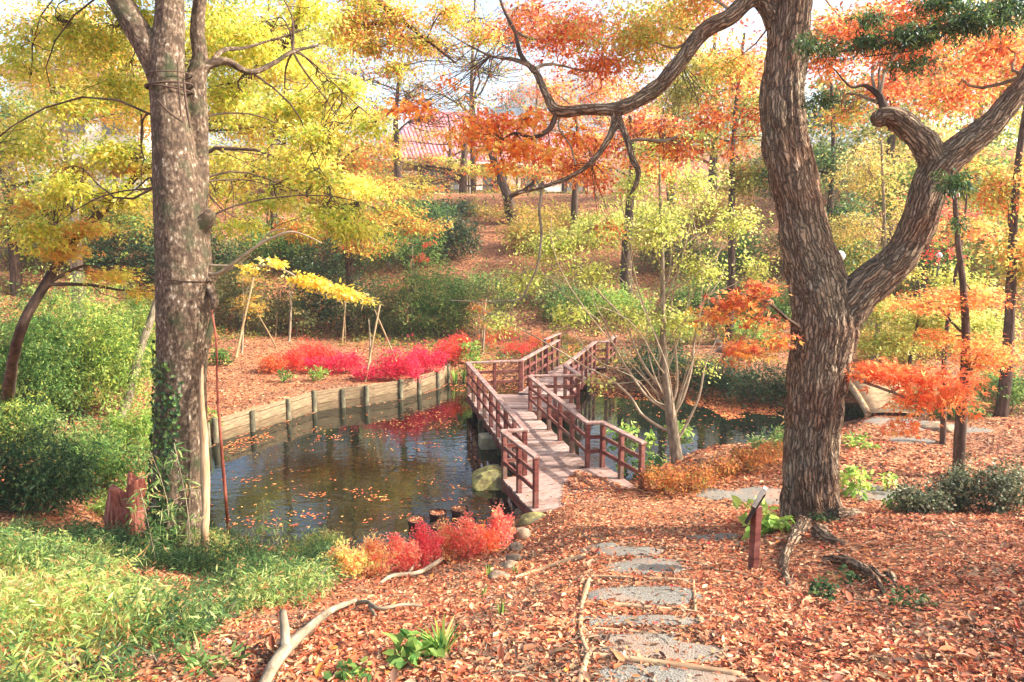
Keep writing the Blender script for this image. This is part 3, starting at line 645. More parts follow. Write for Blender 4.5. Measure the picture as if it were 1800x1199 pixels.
def stick(name, label, cat, spec, mat, group=None):
    """spec: list of polylines [(px, py, lift in m, radius px)...] over the ground"""
    g0 = G(spec[0][0][0], spec[0][0][1]); root = thing(name, label, cat, g0, group)
    for j, pl in enumerate(spec):
        pts = []; rad = []
        for a, b, lf, r in pl:
            g = G(a, b + lf * 0); g = G(a, b); t = depth(g); q = P(a, b, t); q.z += 0; pts.append((g.x, g.y, g.z + lf)); rad.append(max(r, .8) * t / F)
        tb = Tubes(); tb.add(pts, rad, 8, step=.06, disp=lambda c, s, l, R: R * .3 * (vn3(c * 2, s * 2, l * 8) - .5)); tb.build('limb' if j == 0 else 'side_branch', mat, root)
    return root
stick('fallen_branch', 'big forked dead branch lying at the bottom edge of the picture', 'fallen branch',
      [[(452, 1240, .05, 10), (480, 1195, .08, 11), (505, 1165, .1, 11), (545, 1130, .12, 8), (585, 1090, .1, 6), (625, 1066, .06, 4)],
       [(504, 1168, .1, 10), (502, 1150, .2, 8), (500, 1140, .28, 6)]], M['grey'])
stick('fallen_branch', 'curved thin grey branch lying below the pink shrubs', 'fallen branch',
      [[(668, 1030, .03, 3), (690, 1020, .06, 3.5), (735, 1014, .06, 4), (765, 1002, .1, 4), (780, 990, .1, 3)],
       [(715, 1018, .05, 2), (728, 1004, .1, 2), (736, 990, .2, 1.5)]], M['pale'])
stick('fallen_branch', 'brown forked twig lying right of the big dead branch', 'fallen branch',
      [[(628, 1066, .03, 4), (645, 1072, .08, 4), (668, 1080, .06, 3), (710, 1072, .05, 3), (742, 1070, .03, 2)], [(650, 1075, .05, 3), (660, 1088, .03, 3)]], M['grey'])

# ================================================================= VEGETATION PALETTES
YG = [((204, 204, 74), 3), ((224, 214, 96), 3), ((166, 184, 70), 2.4), ((232, 194, 84), 1.4), ((234, 228, 150), 1)]
YG2 = [((188, 194, 84), 3), ((212, 212, 112), 3), ((150, 168, 76), 2), ((230, 222, 136), 1.2)]
YO = [((228, 188, 84), 3), ((216, 156, 76), 2), ((204, 190, 92), 2.4), ((222, 144, 84), 1)]
OR = [((220, 132, 80), 3), ((200, 104, 66), 2.6), ((230, 160, 90), 2), ((176, 82, 60), 1.5), ((234, 190, 100), 1)]
RD = [((208, 112, 72), 3), ((178, 84, 58), 2.6), ((226, 146, 98), 2.6), ((226, 132, 56), 1.8), ((234, 182, 110), 1)]
GOLD = [((238, 170, 70), 3), ((234, 146, 64), 3), ((214, 108, 60), 2), ((242, 208, 104), 1.6)]
ORM = [((238, 130, 66), 3), ((224, 104, 56), 2.6), ((242, 162, 92), 2), ((246, 190, 110), 1)]
GR = [((104, 136, 66), 3), ((76, 112, 56), 3), ((136, 164, 82), 2), ((168, 184, 96), 1)]
GRD = [((58, 88, 50), 3), ((44, 70, 44), 3), ((84, 112, 66), 2), ((112, 132, 78), .7)]
GRO = [((122, 126, 76), 3), ((94, 106, 64), 3), ((150, 144, 92), 2), ((174, 150, 92), 1)]
BRT = [((146, 176, 78), 3), ((172, 194, 92), 3), ((110, 148, 66), 2.4), ((202, 212, 126), 1)]
OLV = [((170, 158, 66), 3), ((146, 140, 62), 3), ((198, 172, 78), 2), ((206, 140, 70), 1)]
PINK = [((218, 44, 84), 4), ((228, 66, 96), 3), ((190, 34, 66), 2), ((236, 96, 104), .8)]
REDO = [((220, 72, 62), 3), ((232, 96, 66), 3), ((206, 58, 70), 2), ((226, 116, 70), 1)]
ORS = [((218, 110, 60), 3), ((196, 88, 54), 2), ((224, 136, 76), 2)]
SALM = [((238, 128, 110), 3), ((226, 96, 96), 2), ((242, 160, 124), 2.4), ((242, 188, 136), 1.2)]
SALY = [((242, 190, 124), 3), ((240, 160, 116), 3), ((238, 212, 138), 2), ((228, 124, 104), 1.2)]
SALG = [((230, 214, 124), 3), ((240, 190, 124), 2.4), ((206, 204, 110), 1.6), ((238, 150, 112), 1.4)]
RUST = [((192, 118, 60), 3), ((160, 94, 52), 2.5), ((206, 146, 74), 2), ((138, 128, 60), 2)]
BMB = [((118, 148, 78), 3), ((88, 122, 64), 3), ((152, 172, 96), 2.2), ((190, 196, 128), 1), ((200, 150, 98), .6)]
LIT = [((190, 114, 76), 3), ((162, 88, 58), 3), ((206, 140, 98), 3), ((104, 62, 46), 2.2), ((220, 172, 130), 2.2), ((190, 96, 60), 1.2), ((170, 136, 100), .8), ((224, 140, 60), .15), ((200, 50, 60), .05)]

# ================================================================= TREES
def clump(px, py, t, rx, ry, rd=None, wt=1.0):
    """ellipsoid of foliage whose centre stands at depth t; rx, ry in photo pixels"""
    s = t / F; return (P(px, py, t), (rx * s, (rd if rd else rx * s * .8), ry * s), wt)
def tree(name, label, cat, trunk, bark, clumps, pal, nsp, per, R, L, W, limbs=(), group=None, shape='diamond', twigs=70, flat=.35, droop=.25, leafm='leaf', shell=.6, k=14, rough=.0, tilt=.35, autolimb=True, thick=.18, twr=.008, mixp=.65):
    """trunk: [(Vector, radius)], limbs: named extra limbs [[(Vector, r)...]...]"""
    root = thing(name, label, cat, trunk[0][0], group)
    tb = Tubes(); tb.add([p for p, r in trunk], [r for p, r in trunk], k, step=.18, disp=(lambda c, s, l, Rr: Rr * .14 * (vn3(c * 1.4 + trunk[0][0].x, s * 1.4, l * 1.6) - .5) * 2)); tb.build('trunk', M[bark], root)
    for lb in limbs:
        tb = Tubes(); tb.add([p for p, r in lb], [r for p, r in lb], 9, step=.12, disp=(lambda c, s, l, Rr: Rr * .2 * (vn3(c * 2, s * 2, l * 4) - .5))); tb.build('limb', M[bark], root)
    TP = np.array([list(p) for p, r in trunk]); TR = np.array([r for p, r in trunk])
    ex = [np.array([list(p) for p, r in lb]) for lb in limbs]
    allp = np.concatenate([TP] + ex) if ex else TP; allr = np.concatenate([TR] + [np.array([r for p, r in lb]) for lb in limbs]) if limbs else TR
    S, idx = in_clumps(clumps, nsp, shell)
    tw = Tubes(); cnt = 0
    for ci, c in enumerate(clumps):
        cc = np.array(list(c[0])); ok = allp[:, 2] < cc[2] + .3
        ok[0] = len(allp) == 1
        cand = np.where(ok)[0] if ok.any() else np.arange(len(allp))
        d = np.linalg.norm((allp[cand] - cc) * np.array([1, 1, .8]), axis=1) + (allp[cand][:, 2] < TP[0, 2] + .2 * (TP[-1, 2] - TP[0, 2])) * 3
        j = cand[np.argmin(d)]; r0 = min(allr[j] * .55, .012 + .022 * float(np.linalg.norm(cc - allp[j])))
        end = cc + rng.normal(0, .15, 3) * np.array(c[1])
        pl = wig(allp[j], end, 7, .06, .06)
        if autolimb: tw.add(pl, taper(r0, max(.006, r0 * .3), 7), 6, cap=False)
        mine = S[idx == ci]
        if len(mine):
            m_ = max(3, int(twigs * len(mine) / nsp)); sel = mine[rng.choice(len(mine), min(m_, len(mine)), replace=False)]
            for s_ in sel:
                st = pl[int(rng.integers(2, 7))] if autolimb else (pl[-1] if rng.random() < .5 else allp[np.argmin(np.linalg.norm(allp - s_, axis=1))])
                pp = wig(st, s_, 5, .07, -.03); tw.add(pp, taper(max(twr, r0 * .22), twr * .45, 5), 4, cap=False); cnt += 1
    if cnt: tag(tw.build('twigs', M[bark], root), kind='stuff')
    leafobj('crown', [sprays(S, per, R, L, W, pal, flat=flat, shape=shape, droop=droop, tilt=tilt, thick=thick, mixp=mixp)], M[leafm], root)
    return root
def TP_(lst, t):
    """[(px, py, width px[, depth])] -> trunk points"""
    out = []
    for q in lst:
        tt = q[3] if len(q) > 3 else t; out.append((P(q[0], q[1], tt), q[2] / 2 * tt / F))
    return out
def on_ground(lst, px, py, wpx):
    g = G(px, py); return [(Vector((g.x, g.y, g.z - .15)), wpx / 2 * depth(g) / F)] + lst

# ---- big lichen covered tree on the left
T1 = 10.6
lt = thing('beech_tree', 'tall thick trunk with grey lichen and moss on the left, yellow green leaves', 'tree', G(312, 985))
def d_l(c, s, l, R): return .030 * (vn3(c * 1.2 + 3, s * 1.2, l * .9) - .5) * 2 + .012 * (vn3(c * 5 + 3, s * 5, l * 5) - .5) + .006 * (vn3(c * 16, s * 16, l * 18) - .5)
tb = Tubes(); tr = TP_([(308, 1010, 128), (311, 980, 116), (314, 940, 102), (316, 850, 94), (318, 760, 90), (319, 690, 88), (321, 620, 92), (326, 560, 104), (325, 500, 100), (322, 440, 96), (316, 380, 92), (311, 320, 86), (304, 250, 78), (296, 180, 68), (292, 120, 66), (296, 60, 58), (298, 0, 48), (300, -120, 42), (310, -300, 34), (300, -520, 20)], T1)
lt_limbs = [TP_(sp, dd) for sp, dd in (([(300, 190, 40), (285, 150, 42), (268, 100, 50), (243, 55, 46), (215, 10, 42), (180, -50, 36), (130, -160, 26), (80, -300, 14)], 10.6),
                   ([(330, 460, 50, 10.7), (340, 420, 46, 10.75), (344, 370, 44, 10.8), (350, 320, 36, 10.9), (348, 270, 36, 11.0), (346, 210, 38, 11.0), (342, 150, 38, 11), (350, 100, 26, 11), (345, 40, 24, 11), (360, -60, 20, 11), (380, -200, 14, 11.4)], 11),
                   ([(346, 120, 18, 11), (395, 105, 14, 11.1), (440, 125, 11, 11.3), (480, 110, 9, 11.5), (515, 90, 7, 11.7), (560, 80, 5, 12)], 11),
                   ([(342, 165, 14, 11), (385, 95, 10, 11.3), (430, 85, 7, 11.6), (480, 70, 5, 11.8), (540, 50, 4, 12)], 11),
                   ([(340, 420, 44, 10.6), (352, 400, 36, 10.55), (366, 384, 26, 10.5), (372, 370, 16, 10.5)], 10.5))]
merged_wood('trunk', M['lichen'], lt, [[(p, r * .93) for p, r in q_] for q_ in [tr] + lt_limbs], .022, d_l)
q = TP_([(366, 505, 12, 10.5), (378, 528, 14, 10.4), (374, 548, 5, 10.4)], 10.5); tb = Tubes(); tb.add([p for p, r in q], [r for p, r in q], 10, step=.03); tb.build('knot', M['lichen'], lt)
for sp in ([(362, 480, 6, 10.6), (385, 480, 6, 10.4), (430, 448, 5, 10.2), (465, 425, 5, 10.1), (508, 408, 4, 10), (540, 415, 3, 10), (566, 428, 2, 10)],
           [(440, 442, 4, 10.2), (462, 422, 3, 10.2), (475, 408, 3, 10.2), (500, 402, 2, 10.1)],
           [(440, 448, 3, 10.2), (410, 470, 3, 10.3), (372, 490, 3, 10.5)],
           [(360, 466, 5, 10.6), (420, 468, 4, 10.5), (470, 468, 4, 10.4), (510, 480, 4, 10.3), (540, 505, 4, 10.2), (560, 516, 3, 10.2), (600, 520, 2, 10.2), (660, 530, 1.5, 10.2)]):
    q = TP_(sp, 10.4); tb = Tubes(); tb.add([p for p, r in q], [r for p, r in q], 7, step=.06, disp=lambda c, s, l, R: R * .3 * (vn3(c, s, l * 9) - .5)); tb.build('branch', M['pale'], lt)
# wires / vines tied round the trunk
def wrap(py, dpx, wr, slope):
    pts = []; n = 26
    for i in range(n + 1):
        a = i / n * 2 * math.pi; r = dpx / 2 * T1 / F; c = P(298 if py < 200 else 322, py, T1); pts.append((c.x + math.cos(a) * r, c.y + math.sin(a) * r, c.z + slope * math.cos(a)))
    tb = Tubes(); tb.add(pts, [wr] * len(pts), 6, cap=False); tb.build('tied_wire', M['dark'], lt)
wrap(133, 74, .010, .02); wrap(152, 76, .018, .03); wrap(157, 76, .014, -.04); wrap(488, 106, .008, -.05)
for sp in ([(312, 110, 2, 10.15), (314, 150, 3, 10.15), (318, 205, 3, 10.15)], [(322, 140, 3, 10.2), (328, 190, 4, 10.2), (334, 225, 3, 10.2)], [(276, 175, 3, 10.15), (300, 200, 4, 10.1), (322, 215, 2, 10.15)]):
    q = TP_(sp, 10.3); tb = Tubes(); tb.add([p for p, r in q], [r for p, r in q], 6, step=.05); tb.build('tied_wire', M['dark'], lt)
CL = [clump(*a) for a in ((440, 60, 12.5, 110, 60), (540, 40, 13, 70, 50), (400, 160, 13, 60, 50), (500, 190, 12.5, 80, 34), (570, 235, 12, 70, 20), (450, 275, 12.4, 80, 24), (560, 310, 12, 70, 18),
                          (480, 350, 12.2, 90, 20), (590, 370, 11.8, 60, 12), (620, 400, 11.6, 60, 9), (390, 310, 12.6, 40, 34), (430, 390, 11.8, 50, 14), (150, 60, 12.5, 80, 60), (220, 150, 12.8, 60, 40),
                          (120, 190, 12, 60, 40), (190, 260, 12.4, 60, 30), (120, 330, 12, 60, 36), (220, 340, 12.4, 50, 24), (245, 30, 12.4, 36, 40), (50, 90, 12.5, 70, 70), (30, 260, 12.5, 60, 60), (600, 150, 12.4, 50, 24), (640, 215, 12.2, 40, 12), (380, -80, 12, 150, 70), (150, -90, 12, 130, 70),
                          (300, -230, 11, 160, 80), (520, -60, 13, 40, 40), (60, 400, 12.5, 60, 40))]
S, idx = in_clumps(CL, 3300, .75); S = S[(vn3(S[:, 0] * 1.1, S[:, 1] * 1.1, S[:, 2] * 2.2) + .10 * rng.normal(size=len(S))) > .40]
tw = Tubes(); src = np.array([list(P(*a)) for a in ((346, 210, 11), (342, 150, 11), (350, 100, 11), (440, 125, 11.3), (515, 90, 11.7), (345, 320, 11), (215, 10, 10.5), (180, -50, 10.5), (262, 200, 10.6), (352, 395, 10.6), (270, 330, 10.6), (298, -60, 10.6), (310, -250, 10.6))])
for c in CL:
    cc = np.array(list(c[0])); j = np.argmin(np.linalg.norm(src - cc, axis=1)); pl = wig(src[j], cc + rng.normal(0, .3, 3), 8, .07, .05); tw.add(pl, taper(.02, .006, 8), 6, cap=False)
    near = S[np.argsort(np.linalg.norm(S - cc, axis=1))[:90:4]]
    for s_ in near: q_ = pl[int(np.argmin([np.linalg.norm(u_ - s_) for u_ in pl[2:]])) + 2]; (np.linalg.norm(q_ - s_) < .95) and tw.add(wig(q_, s_, 5, .08), taper(.009, .0035, 5), 4, cap=False)
tag(tw.build('twigs', M['dark'], lt), kind='stuff')
S2, _ = in_clumps([clump(*a) for a in ((530, 488, 10.2, 26, 8), (560, 498, 10.2, 30, 10), (590, 508, 10.2, 30, 9), (620, 518, 10.2, 30, 7), (650, 527, 10.2, 30, 4), (480, 462, 10.3, 30, 5), (440, 470, 10.3, 24, 4))], 90, .8)
leafobj('crown', [sprays(S, 26, .34, .085, .04, YG, flat=.5, droop=.35, thick=.12), sprays(S2, 16, .11, .058, .032, [((240, 216, 90), 3), ((232, 196, 70), 2), ((244, 232, 150), 1.5)], flat=.6, droop=.2, shape='oval')], M['leaf'], lt)

# ---- big furrowed oak on the right
T2 = 10.0
ok = thing('oak_tree', 'big forked tree with deeply furrowed brown bark on the right, red orange leaves', 'tree', G(1430, 945))
def d_o(c, s, l, R):
    q = 7.0; a = vn3(c * R * 11 + 5, s * R * 11, l * 2.4); b = vn3(c * R * 26, s * R * 26, l * 6 + 9); g = np.abs(a - .5) * 2
    return .045 * (np.clip(g * 1.5, 0, 1) - .6) + .02 * (b - .5) + .03 * (vn3(c * 1.1, s * 1.1, l * .8) - .5)
ospec = {'trunk': [(1436, 985, 190), (1434, 955, 150), (1430, 925, 124), (1426, 890, 110), (1424, 840, 100), (1426, 780, 98), (1432, 710, 102), (1440, 640, 112), (1447, 585, 120), (1444, 535, 112), (1432, 480, 102), (1418, 430, 94), (1406, 370, 88), (1392, 300, 86), (1378, 230, 82), (1376, 160, 76), (1382, 90, 74), (1388, 20, 78), (1392, -60, 74), (1400, -200, 56), (1390, -420, 34)],
         'limb': [(1462, 610, 60, 10.0), (1484, 552, 76, 9.9), (1520, 508, 74, 9.8), (1565, 468, 70, 9.7), (1603, 415, 64, 9.6), (1626, 355, 66, 9.55), (1645, 305, 62, 9.5), (1690, 262, 54, 9.4), (1745, 215, 46, 9.3), (1810, 130, 36, 9.2), (1870, 0, 28, 9.2)]}
OB = ([(1652, 305, 50, 9.5), (1625, 255, 50, 9.5), (1598, 225, 44, 9.5), (1570, 206, 40, 9.55), (1550, 206, 38, 9.6), (1536, 214, 24, 9.6)],
      [(1380, 80, 40, 10), (1366, 35, 46, 10), (1345, 2, 44, 10), (1322, -5, 38, 10), (1285, 28, 34, 10.05), (1240, 52, 32, 10.1), (1196, 108, 31, 10.2), (1150, 158, 30, 10.3), (1090, 190, 26, 10.4), (1035, 193, 21, 10.5), (980, 196, 22, 10.6), (960, 165, 15, 10.7), (938, 122, 13, 10.8), (905, 105, 9, 10.9), (862, 98, 7, 11), (810, 72, 5, 11.2), (770, 45, 4, 11.4)],
      [(1085, 195, 20, 10.4), (1074, 235, 14, 10.4), (1040, 285, 11, 10.4), (1000, 312, 10, 10.4), (950, 330, 8, 10.4), (895, 343, 5, 10.4)],
      [(1086, 205, 14, 10.4), (1102, 245, 14, 10.3), (1112, 280, 13, 10.2), (1122, 300, 13, 10.2), (1118, 325, 10, 10.2), (1105, 345, 4, 10.2)])
merged_wood('trunk', M['oak'], ok, [[(p, r * .93) for p, r in q_] for q_ in [TP_(ospec['trunk'], T2), TP_(ospec['limb'], T2)] + [TP_(q, T2) for q in OB]], .02, lambda c, s, l, R: d_o(c, s, l, R) * np.clip(R / .25, .25, 1))
for sp in ([(1562, 205, 22, 9.6), (1552, 185, 15, 9.65), (1545, 168, 11, 9.7), (1520, 150, 6, 9.8), (1495, 152, 4, 9.8), (1465, 120, 2, 9.8)],
           [(938, 125, 9, 10.8), (915, 95, 8, 10.9), (905, 55, 7, 11), (885, 15, 5, 11), (870, -30, 4, 11)],
           [(953, 332, 6, 10.4), (948, 370, 5, 10.4), (952, 410, 5, 10.4), (945, 465, 4, 10.4), (930, 500, 3, 10.4), (912, 526, 3, 10.4), (860, 530, 2, 10.4), (790, 528, 1.5, 10.4)],
           [(978, 198, 10, 10.6), (965, 228, 9, 10.6), (935, 242, 7, 10.6), (905, 234, 5, 10.7), (880, 248, 3, 10.8)],
           [(1104, 250, 5, 10.3), (1125, 245, 6, 10.2), (1165, 248, 6, 10.1), (1190, 240, 4, 10)],
           [(985, 200, 4, 10.6), (982, 225, 3, 10.6), (1002, 255, 3, 10.6), (1012, 290, 3, 10.5)],
           [(1406, 575, 9, 9.7), (1385, 562, 6, 9.5), (1350, 532, 5, 9.3), (1310, 518, 3, 9.2), (1260, 518, 2, 9.2)],
           [(1485, 655, 5, 9.9), (1520, 672, 5, 9.6), (1570, 690, 5, 9.4), (1610, 705, 4, 9.3), (1660, 712, 3, 9.2)]):
    q = TP_(sp, T2); big_ = sp[0][2] > 12; tb = Tubes(); tb.add([p for p, r in q], [r for p, r in q], 64 if big_ else 9, step=.03 if big_ else .06, disp=(lambda c, s, l, R: R * .22 * (vn3(c * 2.5, s * 2.5, l * 5) - .5) * 2) if big_ else (lambda c, s, l, R: R * .3 * (vn3(c * 2, s * 2, l * 8) - .5)))
    tb.build('branch', M['oak'] if sp[0][2] > 40 else (M['dark'] if sp[0][2] > 8 else M['grey']), ok)
def groot(pxs):
    pts = []; rad = []
    for a, b, r, lf in pxs:
        g = G(a, b); t = depth(g); pts.append((g.x, g.y, g.z + lf)); rad.append(r / 2 * t / F)
    tb = Tubes(); tb.add(pts, rad, 22, step=.03, disp=lambda c, s, l, R: R * .25 * (vn3(c * 2, s * 2, l * 6) - .5) * 2); tb.build('root', M['oak'], ok)
groot([(1412, 925, 30, .03), (1398, 950, 22, .02), (1384, 972, 17, .02), (1378, 1000, 14, .015), (1388, 1032, 9, .0)])
groot([(1452, 985, 14, .0), (1480, 992, 17, .05), (1510, 1005, 16, .06), (1535, 1020, 11, .05), (1550, 1040, 8, .03), (1562, 1055, 5, .0)])
groot([(1515, 1003, 8, .06), (1535, 1012, 7, .07), (1548, 1022, 5, .06), (1572, 1010, 3, .0)])
groot([(1556, 1008, 9, .0), (1566, 1018, 14, .03), (1574, 1034, 10, .0)])
groot([(1462, 915, 34, .06), (1490, 908, 24, .02), (1522, 905, 14, -.01)])
groot([(1440, 940, 30, .04), (1462, 952, 18, .01), (1490, 956, 10, -.01)])
OC = [clump(*a) for a in ((1000, 50, 11.5, 120, 50), (1120, 60, 11, 110, 60), (1230, -10, 11, 100, 40), (1280, 110, 11.6, 70, 50), (1180, 30, 12, 100, 40), (930, 30, 12, 60, 40), (1060, 110, 11.8, 90, 30),
                          (1500, 50, 11, 90, 40), (1600, 90, 10.5, 100, 40), (1460, 110, 11.2, 40, 50), (1560, 150, 11.4, 60, 30), (1680, 160, 11, 70, 50), (1620, 20, 10, 120, 40), (1480, 200, 11.5, 30, 40), (1760, 80, 10, 70, 70),
                          (1200, -120, 10.5, 160, 40, None, .6), (1450, -160, 10, 180, 50, None, .6), (1650, -200, 9.5, 160, 60, None, .6), (1360, -330, 10, 200, 60, None, .4))]
S, idx = in_clumps(OC, 1700, .8)
tw = Tubes(); src = np.array([list(P(*a)) for a in ((1240, 52, 10.1), (1150, 158, 10.3), (1285, 28, 10), (938, 122, 10.8), (905, 55, 11), (1385, 0, 10), (1392, -100, 10), (1745, 215, 9.3), (1545, 180, 9.7), (1690, 262, 9.4), (1400, -250, 10), (1810, 130, 9.2), (1380, 160, 10))])
for c in OC:
    cc = np.array(list(c[0])); j = np.argmin(np.linalg.norm(src - cc, axis=1)); pl = wig(src[j], cc, 8, .08, .03); tw.add(pl, taper(.03, .008, 8), 6, cap=False)
    for s_ in S[np.argsort(np.linalg.norm(S - cc, axis=1))[:60:3]]: tw.add(wig(pl[int(np.argmin([np.linalg.norm(u_ - s_) for u_ in pl[2:]])) + 2], s_, 5, .07), taper(.010, .004, 5), 4, cap=False)
tag(tw.build('twigs', M['grey'], ok), kind='stuff')
def near_twigs(S, src, r=.006):
    tw = Tubes(); A = np.array([list(p) for p in src])
    for s_ in S: j = np.argmin(np.linalg.norm(A - s_, axis=1)); tw.add(wig(A[j], s_, 5, .08), taper(r, .003, 5), 4, cap=False)
    return tw
SG1, _ = in_clumps([clump(*a) for a in ((850, 215, 10.9, 70, 22), (930, 205, 10.8, 50, 24), (900, 255, 10.8, 70, 16), (800, 245, 11, 40, 18), (1000, 235, 10.8, 30, 16), (880, 290, 10.8, 30, 12), (960, 270, 10.8, 30, 14), (720, 190, 11.6, 50, 12), (790, 140, 11.6, 30, 10))], 110, .8)
SR1, _ = in_clumps([clump(*a) for a in ((1040, 240, 11, 40, 24), (1010, 290, 11.2, 50, 26), (1060, 320, 11.4, 50, 20), (1150, 225, 11, 60, 18), (1195, 260, 11.2, 50, 24), (1250, 200, 11, 50, 30), (1100, 280, 11.4, 40, 26), (1290, 260, 11.5, 40, 20), (1330, 200, 11, 30, 40), (1070, 400, 11.5, 25, 14))], 150, .8)
tag(near_twigs(SG1[::2], [P(*a) for a in ((965, 228, 10.6), (935, 242, 10.6), (905, 234, 10.7), (880, 248, 10.8), (980, 196, 10.6), (862, 98, 11))]).build('twigs', M['dark'], ok), kind='stuff')
tag(near_twigs(SR1[::2], [P(*a) for a in ((1040, 285, 10.4), (1102, 245, 10.3), (1165, 248, 10.1), (1196, 108, 10.2), (1112, 280, 10.2), (1376, 160, 10), (1380, 230, 10))]).build('twigs', M['dark'], ok), kind='stuff')
SL1, _ = in_clumps([clump(*a) for a in ((1340, 505, 9.3, 34, 20), (1290, 530, 9.2, 46, 20), (1250, 560, 9.3, 30, 14), (1340, 560, 9.3, 40, 16), (1300, 610, 9.4, 36, 14), (1370, 600, 9.4, 20, 24))], 60, .8)
tag(near_twigs(SL1[::2], [P(*a) for a in ((1350, 532, 9.3), (1310, 518, 9.2), (1260, 518, 9.2), (1385, 562, 9.5))], .004).build('twigs', M['grey'], ok), kind='stuff')
SL2, _ = in_clumps([clump(*a) for a in ((1560, 655, 9.5, 55, 20), (1620, 660, 9.3, 50, 24), (1520, 650, 9.6, 30, 14), (1680, 690, 9.2, 50, 34), (1620, 700, 9.2, 50, 14), (1590, 745, 9.2, 10, 8))], 80, .8)
tag(near_twigs(SL2[::2], [P(*a) for a in ((1520, 672, 9.6), (1570, 690, 9.4), (1610, 705, 9.3), (1660, 712, 9.2))], .004).build('twigs', M['grey'], ok), kind='stuff')
leafobj('crown', [sprays(S[vn3(S[:, 0] * .8, S[:, 1] * .8, S[:, 2] * .9) > .40], 19, .36, .08, .034, RD + OR[:2] + GOLD[:1], flat=.7, droop=.3, thick=.16), sprays(S[vn3(S[:, 0] * .8, S[:, 1] * .8, S[:, 2] * .9) <= .40], 19, .36, .08, .034, YG2 + YO[:2] + RD[2:3], flat=.7, droop=.3, thick=.16), sprays(SG1, 20, .22, .09, .045, GOLD, flat=.6, shape='oval', droop=.3),
                  sprays(SR1, 22, .26, .08, .036, RD + GOLD[:1], flat=.6, droop=.3), sprays(SL1, 20, .2, .08, .05, OR + GOLD[:1], flat=.5, shape='palm'), sprays(SL2, 24, .22, .08, .05, ORM, flat=.45, shape='palm')], M['leaf'], ok)

# ---- slender many stemmed tree right of the bridge
g = G(1192, 812); ts = depth(g)
st_tr = [(Vector((g.x, g.y, g.z - .2)), 13 * ts / F)] + TP_([(1188, 790, 21), (1182, 750, 20), (1176, 712, 18), (1170, 660, 13), (1166, 600, 11), (1165, 520, 9), (1163, 420, 7), (1160, 330, 5), (1160, 250, 3), (1165, 200, 2)], ts)
lim = [[(p, r * .72) for p, r in TP_(s, ts)] for s in ([(1184, 762, 10), (1150, 745, 8), (1125, 725, 7), (1110, 700, 6), (1075, 668, 5), (1030, 645, 4), (975, 612, 4), (910, 575, 3), (850, 545, 2)],
                            [(1172, 720, 9), (1140, 700, 7), (1110, 660, 6), (1080, 610, 5), (1060, 570, 4), (1020, 540, 3), (970, 500, 2)],
                            [(1170, 690, 8), (1140, 655, 7), (1118, 615, 6), (1095, 560, 5), (1040, 500, 4), (1000, 440, 3), (960, 400, 2)],
                            [(1180, 735, 9), (1200, 700, 7), (1215, 650, 6), (1222, 590, 5), (1240, 520, 4), (1265, 440, 3), (1290, 380, 2)],
                            [(1178, 715, 8), (1190, 680, 7), (1188, 620, 5), (1180, 540, 4), (1200, 450, 3), (1225, 340, 2)],
                            [(1190, 775, 8), (1210, 740, 6), (1228, 700, 6), (1236, 660, 5), (1240, 640, 3), (1262, 590, 2)],
                            [(1168, 620, 6), (1140, 560, 5), (1120, 500, 4), (1105, 420, 3), (1090, 340, 2)],
                            [(1165, 540, 5), (1190, 480, 4), (1220, 430, 3), (1270, 400, 2), (1320, 390, 1.5)],
                            [(1164, 470, 5), (1140, 400, 3), (1130, 330, 2), (1110, 270, 1.5)],
                            [(1110, 650, 4), (1060, 640, 3), (1020, 600, 2.5), (1000, 570, 2)],
                            [(1240, 520, 3), (1290, 500, 2.5), (1340, 470, 2)],
                            [(1040, 500, 3), (980, 490, 2.5), (920, 470, 2), (870, 455, 1.5)])]
CS = [clump(*a) for a in ((1160, 250, ts, 60, 40), (1110, 320, ts, 60, 40), (1220, 320, ts, 60, 50), (1290, 390, ts, 50, 40), (1050, 400, ts, 60, 40), (1160, 400, ts, 80, 50), (970, 430, ts, 70, 40), (1040, 480, ts, 60, 30), (920, 490, ts, 60, 30), (1000, 550, ts, 50, 24),
                          (1230, 470, ts, 60, 30), (1330, 470, ts, 40, 30), (880, 560, ts, 50, 20), (1110, 560, ts, 40, 20), (1240, 645, ts, 16, 10), (1050, 668, ts, 26, 8), (1190, 560, ts, 60, 30))]
for k in range(16):
    b_ = st_tr[int(rng.integers(2, 8))][0]; c_ = CS[int(rng.integers(len(CS)))]; lim.append([(Vector(q), .013 * (1 - i_ / 7) + .005) for i_, q in enumerate(wig(b_, Vector(c_[0]) + Vector(rng.normal(0, .4, 3)), 7, .07, -.03))])
sl_ = tree('slender_tree', 'slender many stemmed young tree with sparse yellow green leaves right of the bridge', 'tree', st_tr, 'grey', CS, YG2, 1500, 9, .34, .08, .048, limbs=lim, twigs=460, shape='diamond', flat=.6, k=12, twr=.010, shell=.8)
for ch in sl_.children:
    if ch.name.split('.')[0] in ('limb', 'twigs'): ch.data.materials[0] = M['pale']

